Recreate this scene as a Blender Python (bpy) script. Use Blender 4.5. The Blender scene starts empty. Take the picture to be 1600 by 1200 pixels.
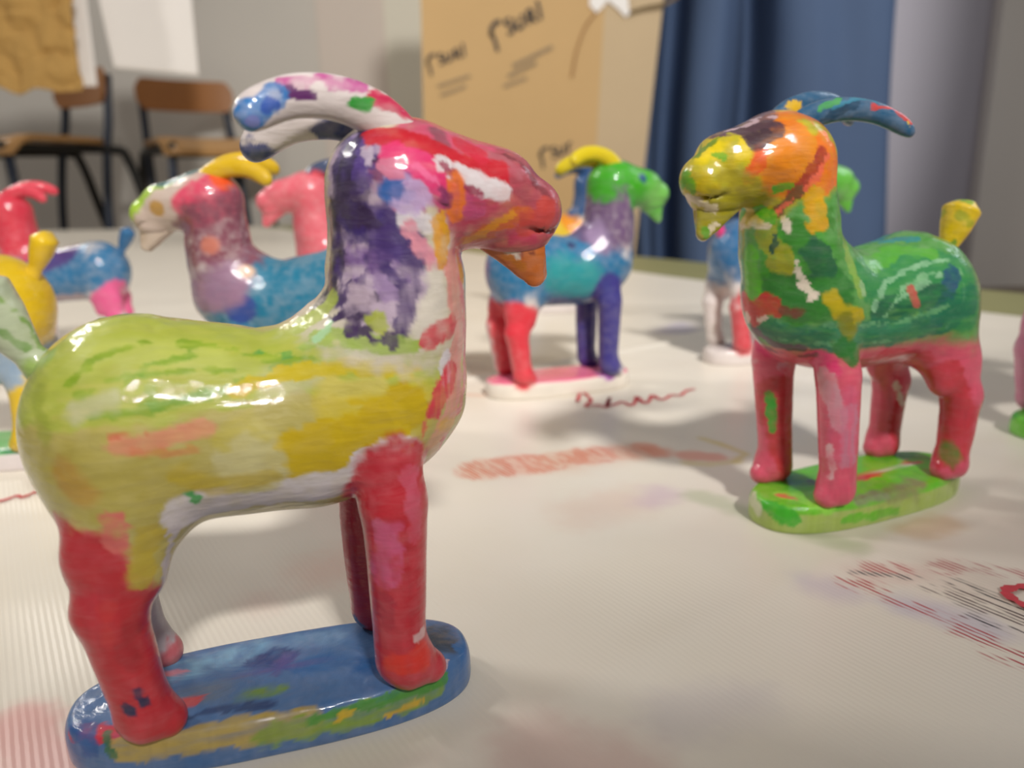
import bpy, bmesh, math, random
import numpy as np
from mathutils import Vector, Matrix

random.seed(7)
H = 0.12                      # one unit of the goat moulds, in metres
SC = bpy.context.scene
COL = SC.collection

# ------------------------------------------------------------------ helpers
def lin(hexs):
    hexs = hexs.lstrip('#')
    c = np.array([int(hexs[i:i + 2], 16) / 255 for i in (0, 2, 4)])
    return np.where(c <= .04045, c / 12.92, ((c + .055) / 1.055) ** 2.4)

def lin4(hexs):
    return tuple(float(v) for v in lin(hexs)) + (1.0,)

def link(name, me, mat=None, parent=None):
    o = bpy.data.objects.new(name, me)
    COL.objects.link(o)
    if mat is not None:
        me.materials.append(mat)
    if parent is not None:
        o.parent = parent
    return o

def empty(name, loc=(0, 0, 0), rz=0.0, scale=1.0):
    o = bpy.data.objects.new(name, None)
    COL.objects.link(o)
    o.empty_display_size = .02
    o.location = loc
    o.rotation_euler = (0, 0, rz)
    o.scale = (scale,) * 3
    return o

def tag(o, label=None, cat=None, group=None, kind=None):
    if label: o['label'] = label
    if cat: o['category'] = cat
    if group: o['group'] = group
    if kind: o['kind'] = kind
    return o

def mesh_np(name, v, f, smooth=True):
    me = bpy.data.meshes.new(name)
    v = np.asarray(v, np.float32); f = np.asarray(f, np.int32)
    n, k = f.shape
    me.vertices.add(len(v)); me.vertices.foreach_set('co', v.ravel())
    me.loops.add(n * k); me.loops.foreach_set('vertex_index', f.ravel())
    me.polygons.add(n)
    me.polygons.foreach_set('loop_start', np.arange(n, dtype=np.int32) * k)
    me.polygons.foreach_set('loop_total', np.full(n, k, np.int32))
    me.update(calc_edges=True)
    me.polygons.foreach_set('use_smooth', np.full(n, smooth, dtype=bool))
    me.validate()
    return me

def bm_mesh(name, bm, smooth=False):
    bmesh.ops.recalc_face_normals(bm, faces=bm.faces[:])
    me = bpy.data.meshes.new(name)
    bm.to_mesh(me); bm.free()
    for p in me.polygons: p.use_smooth = smooth
    return me

def tube_bm(bm, pts, r, n=10, rad=None):
    """round tube along a polyline with closed ends"""
    pts = [Vector(p) for p in pts]
    rings = []
    up = Vector((0, 0, 1))
    prev = None
    for i, p in enumerate(pts):
        a = pts[max(0, i - 1)]; b = pts[min(len(pts) - 1, i + 1)]
        t = (b - a).normalized()
        if prev is None:
            u = t.cross(up)
            if u.length < 1e-3: u = t.cross(Vector((1, 0, 0)))
        else:
            u = prev - t * prev.dot(t)
        u.normalize(); prev = u
        w = t.cross(u)
        rr = rad[i] if rad else r
        rings.append([bm.verts.new(p + (u * math.cos(2 * math.pi * k / n) + w * math.sin(2 * math.pi * k / n)) * rr) for k in range(n)])
    for a, b in zip(rings, rings[1:]):
        for k in range(n):
            bm.faces.new((a[k], a[(k + 1) % n], b[(k + 1) % n], b[k]))
    bm.faces.new(rings[0][::-1]); bm.faces.new(rings[-1])
    return bm

def smooth_path(pts, steps=8):
    """Catmull-Rom through the points"""
    P = [np.array(p, float) for p in pts]
    P = [2 * P[0] - P[1]] + P + [2 * P[-1] - P[-2]]
    out = []
    for i in range(1, len(P) - 2):
        for s in range(steps):
            t = s / steps
            a, b, c, d = P[i - 1:i + 3]
            out.append(.5 * ((2 * b) + (c - a) * t + (2 * a - 5 * b + 4 * c - d) * t * t + (3 * b - a - 3 * c + d) * t ** 3))
    out.append(P[-2])
    return out

def box_bm(bm, c, s, rz=0.0):
    m = Matrix.Translation(c) @ Matrix.Rotation(rz, 4, 'Z') @ Matrix.Diagonal((*s, 1))
    bmesh.ops.create_cube(bm, size=1, matrix=m)
    return bm

# ------------------------------------------------------------------ materials
def new_mat(name):
    m = bpy.data.materials.new(name); m.use_nodes = True
    nt = m.node_tree
    return m, nt, nt.nodes['Principled BSDF']

def N(nt, kind, **kw):
    n = nt.nodes.new(kind)
    for k, v in kw.items():
        if k in n.inputs: n.inputs[k].default_value = v
        else: setattr(n, k, v)
    return n

def plain(name, hexs, rough=.6, noise=.08, scale=20, bump=.0, bscale=80, metal=0., spec=.5):
    m, nt, b = new_mat(name)
    tc = N(nt, 'ShaderNodeTexCoord')
    nz = N(nt, 'ShaderNodeTexNoise', Scale=scale, Detail=4.)
    nt.links.new(tc.outputs['Object'], nz.inputs['Vector'])
    mx = N(nt, 'ShaderNodeMix', data_type='RGBA')
    c = lin(hexs)
    mx.inputs[6].default_value = (*[float(x) for x in c * (1 - noise)], 1)
    mx.inputs[7].default_value = (*[float(min(1, x)) for x in c * (1 + noise)], 1)
    nt.links.new(nz.outputs['Fac'], mx.inputs[0])
    nt.links.new(mx.outputs[2], b.inputs['Base Color'])
    b.inputs['Roughness'].default_value = rough
    b.inputs['Metallic'].default_value = metal
    b.inputs['Specular IOR Level'].default_value = spec
    if bump:
        n2 = N(nt, 'ShaderNodeTexNoise', Scale=bscale, Detail=5.)
        nt.links.new(tc.outputs['Object'], n2.inputs['Vector'])
        bp = N(nt, 'ShaderNodeBump', Strength=bump, Distance=.01)
        nt.links.new(n2.outputs['Fac'], bp.inputs['Height'])
        nt.links.new(bp.outputs['Normal'], b.inputs['Normal'])
    return m

def paint_mat():
    """varnished poster paint on plaster; the colours live in the mesh attribute 'paint'"""
    m, nt, b = new_mat('varnished_paint')
    at = N(nt, 'ShaderNodeAttribute', attribute_name='paint')
    tc = N(nt, 'ShaderNodeTexCoord')
    mp = N(nt, 'ShaderNodeMapping'); mp.inputs['Scale'].default_value = (1.0, 1.0, 3.2)
    mp.inputs['Rotation'].default_value = (0, .5, .2)
    nt.links.new(tc.outputs['Object'], mp.inputs['Vector'])
    nz = N(nt, 'ShaderNodeTexNoise', Scale=14., Detail=6., Roughness=.62, Distortion=.8)
    nt.links.new(mp.outputs['Vector'], nz.inputs['Vector'])
    # thin paint lets a little plaster through where the brush ran dry
    rp = N(nt, 'ShaderNodeMapRange'); rp.inputs[1].default_value = .45; rp.inputs[2].default_value = .8
    rp.inputs[3].default_value = 0; rp.inputs[4].default_value = .07
    nt.links.new(nz.outputs['Fac'], rp.inputs[0])
    mx = N(nt, 'ShaderNodeMix', data_type='RGBA')
    mx.inputs[7].default_value = (.62, .58, .56, 1)
    nt.links.new(rp.outputs[0], mx.inputs[0])
    nt.links.new(at.outputs['Color'], mx.inputs[6])
    nt.links.new(mx.outputs[2], b.inputs['Base Color'])
    b.inputs['Roughness'].default_value = .45
    b.inputs['Specular IOR Level'].default_value = .25
    b.inputs['Coat Weight'].default_value = .8
    b.inputs['Coat Roughness'].default_value = .035
    b.inputs['Coat IOR'].default_value = 1.45
    n2 = N(nt, 'ShaderNodeTexNoise', Scale=9., Detail=3.)
    nt.links.new(mp.outputs['Vector'], n2.inputs['Vector'])
    ad = N(nt, 'ShaderNodeMath', operation='MULTIPLY_ADD'); ad.inputs[1].default_value = .35
    nt.links.new(nz.outputs['Fac'], ad.inputs[0]); nt.links.new(n2.outputs['Fac'], ad.inputs[2])
    bp = N(nt, 'ShaderNodeBump', Strength=.10, Distance=.02)
    nt.links.new(ad.outputs[0], bp.inputs['Height'])
    nt.links.new(bp.outputs['Normal'], b.inputs['Normal'])
    nt.links.new(bp.outputs['Normal'], b.inputs['Coat Normal'])
    return m

# ------------------------------------------------------------------ goat mould
def smin(a, b, k):
    h = np.clip(.5 + .5 * (b - a) / k, 0, 1)
    return b + (a - b) * h - k * h * (1 - h)

class Field:
    """signed distance on a grid, filled one primitive at a time"""
    def __init__(s, lo, hi, vox):
        s.lo = np.array(lo, float); s.vox = vox
        s.n = np.ceil((np.array(hi) - s.lo) / vox).astype(int) + 1
        s.d = np.full(s.n, .25, np.float32)
    def block(s, lo, hi):
        a = np.clip(np.floor((np.array(lo) - s.lo) / s.vox).astype(int), 0, s.n)
        b = np.clip(np.ceil((np.array(hi) - s.lo) / s.vox).astype(int) + 1, 0, s.n)
        sl = tuple(slice(a[i], b[i]) for i in range(3))
        ax = [(s.lo[i] + s.vox * np.arange(a[i], b[i])).astype(np.float32) for i in range(3)]
        return sl, np.meshgrid(*ax, indexing='ij', sparse=True)
    def put(s, sl, d, k, op):
        if op == 'add': s.d[sl] = smin(s.d[sl], d, k)
        else: s.d[sl] = -smin(-s.d[sl], d, k)          # carve
    def ell(s, c, r, k=.04, rot=0., op='add', mir=False):
        M = .07; R = max(r)
        sl, (X, Y, Z) = s.block(np.array(c) - R - M, np.array(c) + R + M)
        x, y, z = X - c[0], Y - c[1], Z - c[2]
        if rot:
            ca, sa = math.cos(rot), math.sin(rot)
            x, z = x * ca + z * sa, -x * sa + z * ca
        k0 = np.sqrt((x / r[0]) ** 2 + (y / r[1]) ** 2 + (z / r[2]) ** 2)
        k1 = np.sqrt((x / r[0] ** 2) ** 2 + (y / r[1] ** 2) ** 2 + (z / r[2] ** 2) ** 2) + 1e-6
        s.put(sl, (k0 * (k0 - 1) / k1).astype(np.float32), k, op)
        if mir: s.ell((c[0], -c[1], c[2]), r, k, rot, op)
    def cone(s, a, b, ra, rb, k=.04, sy=1., op='add', mir=False):
        M = .07; a = np.array(a, float); b = np.array(b, float); R = max(ra, rb)
        sl, (X, Y, Z) = s.block(np.minimum(a, b) - R * max(1, sy) - M, np.maximum(a, b) + R * max(1, sy) + M)
        ab = b - a
        t = np.clip(((X - a[0]) * ab[0] + (Y - a[1]) * ab[1] + (Z - a[2]) * ab[2]) / (ab @ ab), 0, 1)
        dx = X - a[0] - ab[0] * t; dy = (Y - a[1] - ab[1] * t) / sy; dz = Z - a[2] - ab[2] * t
        s.put(sl, (np.sqrt(dx * dx + dy * dy + dz * dz) - (ra + (rb - ra) * t)).astype(np.float32), k, op)
        if mir: s.cone((a[0], -a[1], a[2]), (b[0], -b[1], b[2]), ra, rb, k, sy, op)
    def mesh(s):
        d = s.d; sg = d < 0
        c = np.zeros(np.array(d.shape) - 1, np.int8)
        for i in (0, 1):
            for j in (0, 1):
                for k in (0, 1):
                    c += sg[i:d.shape[0] - 1 + i, j:d.shape[1] - 1 + j, k:d.shape[2] - 1 + k]
        act = (c > 0) & (c < 8)
        idx = -np.ones(act.shape, np.int64)
        I = np.argwhere(act); idx[act] = np.arange(len(I))
        acc = np.zeros((len(I), 3)); cnt = np.zeros(len(I))
        corners = [(i, j, k) for i in (0, 1) for j in (0, 1) for k in (0, 1)]
        val = {q: d[I[:, 0] + q[0], I[:, 1] + q[1], I[:, 2] + q[2]].astype(float) for q in corners}
        for q in corners:
            for ax in range(3):
                if q[ax]: continue
                p = list(q); p[ax] = 1; p = tuple(p)
                a, b = val[q], val[p]
                m = (a < 0) != (b < 0)
                t = np.where(m, a / np.where(m, a - b, 1), 0)
                pt = np.tile(np.array(q, float), (len(I), 1)); pt[:, ax] += t
                acc[m] += pt[m]; cnt[m] += 1
        V = s.lo + s.vox * (I + acc / cnt[:, None])
        F = []
        for ax in range(3):
            sl0 = [slice(None)] * 3; sl1 = [slice(None)] * 3
            sl0[ax] = slice(0, -1); sl1[ax] = slice(1, None)
            a, b = sg[tuple(sl0)], sg[tuple(sl1)]
            e = np.argwhere(a != b)
            u, v = (ax + 1) % 3, (ax + 2) % 3
            ok = (e[:, u] > 0) & (e[:, v] > 0) & (e[:, u] < d.shape[u] - 1) & (e[:, v] < d.shape[v] - 1)
            e = e[ok]
            inside = sg[e[:, 0], e[:, 1], e[:, 2]]
            def cell(du, dv):
                g = e.copy(); g[:, u] += du; g[:, v] += dv
                return idx[g[:, 0], g[:, 1], g[:, 2]]
            q = np.stack([cell(-1, -1), cell(0, -1), cell(0, 0), cell(-1, 0)], 1)
            q[~inside] = q[~inside][:, ::-1]
            F.append(q)
        return V, np.concatenate(F)

def hash3(i, j, k):
    n = (i * 73856093) ^ (j * 19349663) ^ (k * 83492791)
    n = (n ^ (n >> 13)) * 1274126177 & 0x7fffffff
    return ((n ^ (n >> 16)) & 0xffff) / 65535.0

def vnoise(p, f, seed=0):
    q = p * f + seed * 17.31 + 1000
    i = np.floor(q).astype(np.int64); t = q - i; t = t * t * (3 - 2 * t)
    r = 0
    for a in (0, 1):
        for b in (0, 1):
            for c in (0, 1):
                w = (t[:, 0] if a else 1 - t[:, 0]) * (t[:, 1] if b else 1 - t[:, 1]) * (t[:, 2] if c else 1 - t[:, 2])
                r = r + w * hash3(i[:, 0] + a, i[:, 1] + b, i[:, 2] + c)
    return r * 2 - 1

def fbm(p, f, seed=0, o=3):
    r = 0; a = .6
    for k in range(o):
        r = r + a * vnoise(p, f * 2 ** k, seed + k); a *= .5
    return r

def body_mesh(vox):
    F = Field((-.46, -.24, .06), (.68, .24, 1.24), vox)
    # trunk
    F.cone((-.165, 0, .616), (.09, 0, .586), .180, .160, .05, .93)
    F.ell((.215, 0, .645), (.170, .152, .185), .06)
    F.ell((-.20, 0, .60), (.150, .160, .180), .05)
    # neck and breast
    F.cone((.262, 0, .76), (.275, 0, .990), .124, .104, .022, 1.12)
    F.cone((.335, 0, .60), (.345, 0, .83), .040, .040, .05, 1.0)
    # head
    F.ell((.295, 0, 1.0), (.122, .108, .105), .05)
    F.ell((.395, 0, .992), (.105, .088, .082), .04)
    F.cone((.33, 0, .992), (.520, 0, .950), .096, .054, .03, 1.0)
    F.cone((.36, 0, .978), (.510, 0, .920), .080, .044, .03, .95)
    F.ell((.535, 0, .945), (.044, .050, .048), .03)
    F.ell((.455, 0, .992), (.075, .074, .062), .03, .35)
    F.ell((.495, 0, .895), (.058, .042, .026), .02)          # chin
    # brow, eyes, nostrils, mouth
    F.ell((.385, .074, 1.000), (.045, .020, .022), .02, -.4, mir=True)
    F.ell((.395, .082, .982), (.019, .011, .015), .008, mir=True)
    F.cone((.572, .024, .912), (.505, .055, .914), .006, .006, .005, op='sub', mir=True)
    F.cone((.505, .055, .914), (.435, .080, .922), .006, .004, .005, op='sub', mir=True)
    # fore legs
    F.ell((.200, .102, .515), (.058, .050, .115), .018)
    F.ell((.226, -.102, .515), (.058, .050, .115), .018)
    F.cone((.198, .104, .44), (.196, .104, .135), .058, .048, .03, .95)
    F.cone((.230, -.104, .44), (.224, -.104, .135), .058, .048, .03, .95)
    F.cone((.215, .106, .118), (.242, .106, .105), .042, .030, .035, 1.1)
    F.cone((.248, -.106, .118), (.278, -.106, .105), .044, .030, .035, 1.1)
    # hind legs
    F.ell((-.205, .085, .520), (.100, .072, .140), .04, mir=True)
    F.ell((-.205, .105, .415), (.052, .044, .080), .025, .25, mir=True)
    for sy, dx in ((1, -.035), (-1, -.006)):
        F.ell((-.262 + dx * .5, sy * .108, .450), (.040, .044, .076), .018, -.25)
        F.cone((-.205 + dx * .6, sy * .104, .50), (-.238 + dx, sy * .108, .335), .064, .054, .03, .9)
        F.cone((-.243 + dx, sy * .108, .330), (-.218 + dx, sy * .108, .135), .055, .046, .026, .95)
        F.cone((-.206 + dx, sy * .108, .118), (-.178 + dx, sy * .108, .105), .042, .030, .035, 1.1)
    V, Q = F.mesh()
    # hand-made unevenness, with combed locks down the mane
    nrm = np.zeros_like(V)
    a, b, c = V[Q[:, 0]], V[Q[:, 1]], V[Q[:, 2]]
    fn = np.cross(b - a, c - a)
    for i in range(4): np.add.at(nrm, Q[:, i], fn)
    nrm /= np.linalg.norm(nrm, axis=1)[:, None] + 1e-12
    am = .0035 * fbm(V, 9, 3, 2)
    mane = np.clip(1 - np.abs(V[:, 2] - .86) / .17, 0, 1) * np.clip((.30 - V[:, 0]) / .08, 0, 1)
    am += mane * .007 * fbm(V * np.array([1, 1, .45]), 34, 5, 2)
    V = V + nrm * am[:, None]
    return V, Q

def loft(path, rx, ry, n=20, cap=4):
    """closed loft in the x-z plane: ry = half thickness in the plane, rx = across (y)"""
    P = [np.array(p, float) for p in path]
    out = []
    for i, p in enumerate(P):
        t = P[min(i + 1, len(P) - 1)] - P[max(i - 1, 0)]; t /= np.linalg.norm(t)
        yv = np.array([0, 1, 0]) - t * t[1]; yv /= np.linalg.norm(yv)
        u = np.cross(yv, t)
        out.append([p + yv * rx[i] * math.cos(a) + u * ry[i] * math.sin(a) for a in np.arange(n) * 2 * math.pi / n])
    V = [q for r in out for q in r]
    F = []
    m = len(P)
    for i in range(m - 1):
        for k in range(n):
            F.append((i * n + k, i * n + (k + 1) % n, (i + 1) * n + (k + 1) % n, (i + 1) * n + k))
    c0 = len(V); V.append(P[0]); V.append(P[-1])
    for k in range(0, n):
        F.append((c0, c0, (k + 1) % n, k)); F.append((c0 + 1, c0 + 1, (m - 1) * n + k, (m - 1) * n + (k + 1) % n))
    return np.array(V), F

def tri_mesh(name, V, F):
    bm = bmesh.new()
    vs = [bm.verts.new(v) for v in V]
    for f in F:
        g = list(dict.fromkeys(f))
        try: bm.faces.new([vs[i] for i in g])
        except ValueError: pass
    return bm_mesh(name, bm, True)

def horn_vf(side, fine, reach=1.0, girth=1.0):
    K = smooth_path([(.315, side * .036, 1.050), (.262, side * .040, 1.098), (.195, side * .048, 1.126), (.125, side * .062, 1.128), (.070, side * .080, 1.108), (.034, side * .098, 1.080)], 8 if fine else 4)
    K = [k + np.array([0, 0, -.030 if side > 0 else .012]) * (i / (len(K) - 1)) ** .7 for i, k in enumerate(K)]
    K = [np.array([.315 + (k[0] - .315) * reach, k[1], k[2]]) for k in K]
    m = len(K); t = np.linspace(0, 1, m)
    ry = np.interp(t, [0, .25, .55, 1], [.030, .038, .035, .030]); rx = .027 - .004 * t
    e = np.clip((t - .82) / .18, 0, 1); g = np.sqrt(np.clip(1 - e ** 2, .02, 1)); g = .25 + .75 * g
    return loft(K, rx * g * girth, ry * g * girth, 28 if fine else 14)

def tail_vf(fine):
    K = smooth_path([(-.285, 0, .690), (-.322, 0, .735), (-.350, 0, .785), (-.376, 0, .840), (-.392, 0, .876)], 8 if fine else 4)
    m = len(K); t = np.linspace(0, 1, m)
    w = np.interp(t, [0, .3, .55, .8, 1], [.034, .022, .042, .056, .030])
    th = np.interp(t, [0, .3, .6, .82, 1], [.042, .024, .042, .046, .012])
    return loft(K, w, th, 24 if fine else 12)

def ear_vf(s, fine):
    K = smooth_path([(.228, s * .090, 1.035), (.262, s * .104, 1.020), (.305, s * .110, .995), (.350, s * .106, .965)], 6 if fine else 3)
    m = len(K); t = np.linspace(0, 1, m)
    w = np.interp(t, [0, .2, .5, .85, 1], [.008, .010, .010, .008, .003])
    th = np.interp(t, [0, .2, .5, .85, 1], [.012, .024, .028, .016, .003])
    return loft(K, w, th, 20 if fine else 10)

def beard_mesh(vox):
    F = Field((.38, -.1, .74), (.60, .1, .95), vox)
    F.cone((.502, 0, .915), (.536, 0, .826), .054, .023, .02, .8)
    F.cone((.462, 0, .912), (.512, 0, .850), .046, .024, .02, .85)
    V, Q = F.mesh()
    V[:, 0] += .004 * np.sin(V[:, 1] * 190); V[:, 2] += .003 * np.sin(V[:, 1] * 150 + 1)
    return V, Q

def base_vf(fine, L=.755, W=.285, T=.086):
    n = 96 if fine else 40
    r = W / 2; a = L / 2 - r
    def ring(k, z):
        out = []
        for i in range(n):
            t = 2 * math.pi * i / n
            ct, st = math.cos(t), math.sin(t)
            # stadium with softly bowed long sides
            x = (a + (r * k)) * math.copysign(abs(ct) ** .72, ct); y = (r * k) * math.copysign(abs(st) ** .80, st)
            out.append((x, y, z))
        return out
    prof = [(.0, 0), (.93, 0), (.985, .006), (1.0, .022), (1.0, T * .62), (.985, T * .82), (.95, T * .95), (.90, T), (.8, T + .001), (.55, T + .003), (.25, T + .004), (.0, T + .004)]
    if fine: prof = prof[:5] + [(1.0, T * .45)] * 0 + prof[5:]
    V = []; F = []
    for k, z in prof[1:-1]:
        V += ring(k, z)
    m = len(prof) - 2
    for i in range(m - 1):
        for j in range(n):
            F.append((i * n + j, i * n + (j + 1) % n, (i + 1) * n + (j + 1) % n, (i + 1) * n + j))
    c = len(V); V.append((0, 0, prof[0][1])); V.append((0, 0, prof[-1][1]))
    for j in range(n):
        F.append((c, c, (j + 1) % n, j)); F.append((c + 1, c + 1, (m - 1) * n + j, (m - 1) * n + (j + 1) % n))
    return np.array(V), F

def subdiv(me, levels):
    if not levels: return me
    o = bpy.data.objects.new('tmp', me); COL.objects.link(o)
    md = o.modifiers.new('s', 'SUBSURF'); md.levels = levels; md.render_levels = levels
    dg = bpy.context.evaluated_depsgraph_get()
    out = bpy.data.meshes.new_from_object(o.evaluated_get(dg))
    bpy.data.objects.remove(o)
    return out

BODY = {}
def mould(vox):
    if vox not in BODY: BODY[vox] = body_mesh(vox)
    return BODY[vox]

# ------------------------------------------------------------------ brushwork
PLASTER = 'cfc6c2'
def paint_verts(V, part, strokes, seed, near=True):
    """lay the brush strokes of one figurine over plaster, in mould coordinates"""
    C = np.tile(lin(PLASTER), (len(V), 1)).astype(np.float32)
    nl = [fbm(V, 16, seed + 11 * i, 3) for i in range(3)]
    nh = [fbm(V, 48, seed + 5 + 11 * i, 3) for i in range(3)]
    stx = fbm(V * np.array([.22, 1, 1.5]), 75, seed + 40, 3)    # streaks along the flank
    stz = fbm(V * np.array([1.5, 1, .22]), 75, seed + 41, 3)    # streaks up and down
    for si, (hx, r, pts, op) in enumerate(strokes):
        parts = op.get('p')
        if parts and part not in parts: continue
        P = np.array(pts, float)
        R = r * 1.5 + .03
        def dist(P):
            near = np.all((V > P.min(0) - R) & (V < P.max(0) + R), 1)
            idx = np.nonzero(near)[0]
            if not len(idx): return idx, None
            v = V[idx]; d = np.full(len(idx), 9.)
            if len(P) == 1: d = np.linalg.norm(v - P[0], axis=1)
            for a, b in zip(P, P[1:]):
                ab = b - a
                t = np.clip(((v - a) @ ab) / (ab @ ab + 1e-12), 0, 1)
                d = np.minimum(d, np.linalg.norm(v - a - ab * t[:, None], axis=1))
            return idx, d
        sets = [P]
        if op.get('m', 1): sets.append(P * np.array([1, -1, 1]))
        for Pm in sets:
            idx, d = dist(Pm)
            if d is None: continue
            e = op.get('e', .22) * (1 if near else .7)                                # raggedness of the edge
            d = d + r * e * (nl[si % 3][idx] * 1.2 + nh[si % 3][idx] * .8)
            if near and e > 0: d = d + .010 * nh[(si + 2) % 3][idx] + .006 * stx[idx]
            so = max(r * op.get('s', .25), .002)
            a = np.clip((r - d) / so + .5, 0, 1); a = a * a * (3 - 2 * a)
            if 'z' in op: a = a * np.clip((V[idx, 2] - op['z']) / .006 + .5 + nl[0][idx], 0, 1)
            dry = op.get('d', .18) * (1 if near else .35)                              # how much the plaster grins through
            tex = {0: nh[(si + 1) % 3], 1: stx, 2: stz}[op.get('t', 0)][idx]
            a = a * np.clip(1 - dry * (.5 + 1.6 * tex), 0, 1) * op.get('a', 1.)
            C[idx] = C[idx] * (1 - a[:, None]) + lin(hx)[None] * a[:, None]
    zz = np.clip((V[:, 2] - .38) / .08, 0, 1); stx = stx * zz + stz * (1 - zz)
    lum = (C @ np.array([.3, .6, .1]))[:, None]; C = np.maximum(lum + (C - lum) * 1.06, 0)
    C *= (1 + .08 * nl[0] + (.13 if near else .05) * stx + (.06 if near else 0) * nh[1])[:, None]
    return np.clip(C, 0.004, 1)

def set_paint(me, V, part, strokes, seed, near=True):
    c = paint_verts(V, part, strokes, seed, near)
    at = me.color_attributes.new('paint', 'FLOAT_COLOR', 'POINT')
    at.data.foreach_set('color', np.concatenate([c, np.ones((len(c), 1))], 1).astype(np.float32).ravel())

def verts_of(me):
    a = np.empty(len(me.vertices) * 3, np.float32); me.vertices.foreach_get('co', a)
    return a.reshape(-1, 3).astype(float)

PM = paint_mat()
GOATS = {}
def goat(key, loc, yaw, s, vox, strokes, label, lean=0.0, reach=1.0, girth=1.0):
    root = empty('goat_figurine', (loc[0] * H, loc[1] * H, 0), math.radians(yaw), s * H)
    tag(root, label, 'goat figurine', 'painted goat figurines on the paper-covered table')
    fine = vox < .008
    seed = sum(map(ord, key)) % 97
    def part(name, me):
        v = verts_of(me)
        set_paint(me, v, name, strokes, seed, fine)
        if lean and name != 'base':                       # this cast leans into its stride
            v[:, 0] += lean * (v[:, 2] - .086)
            me.vertices.foreach_set('co', v.astype(np.float32).ravel()); me.update()
        return link(name, me, PM, root)
    V, Q = mould(vox)
    part('body', mesh_np('body', V, Q))
    part('base', subdiv(tri_mesh('base', *base_vf(fine)), 2 if fine else 1))
    bv, bq = beard_mesh(vox if fine else .008)
    part('beard', mesh_np('beard', bv, bq))
    for s_ in (-1, 1):
        part('horn', subdiv(tri_mesh('horn', *horn_vf(s_, fine, reach, girth)), 1 if fine else 0))
        part('ear', subdiv(tri_mesh('ear', *ear_vf(s_, fine)), 1 if fine else 0))
    part('tail', subdiv(tri_mesh('tail', *tail_vf(fine)), 1 if fine else 0))
    GOATS[key] = root
    return root

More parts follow.
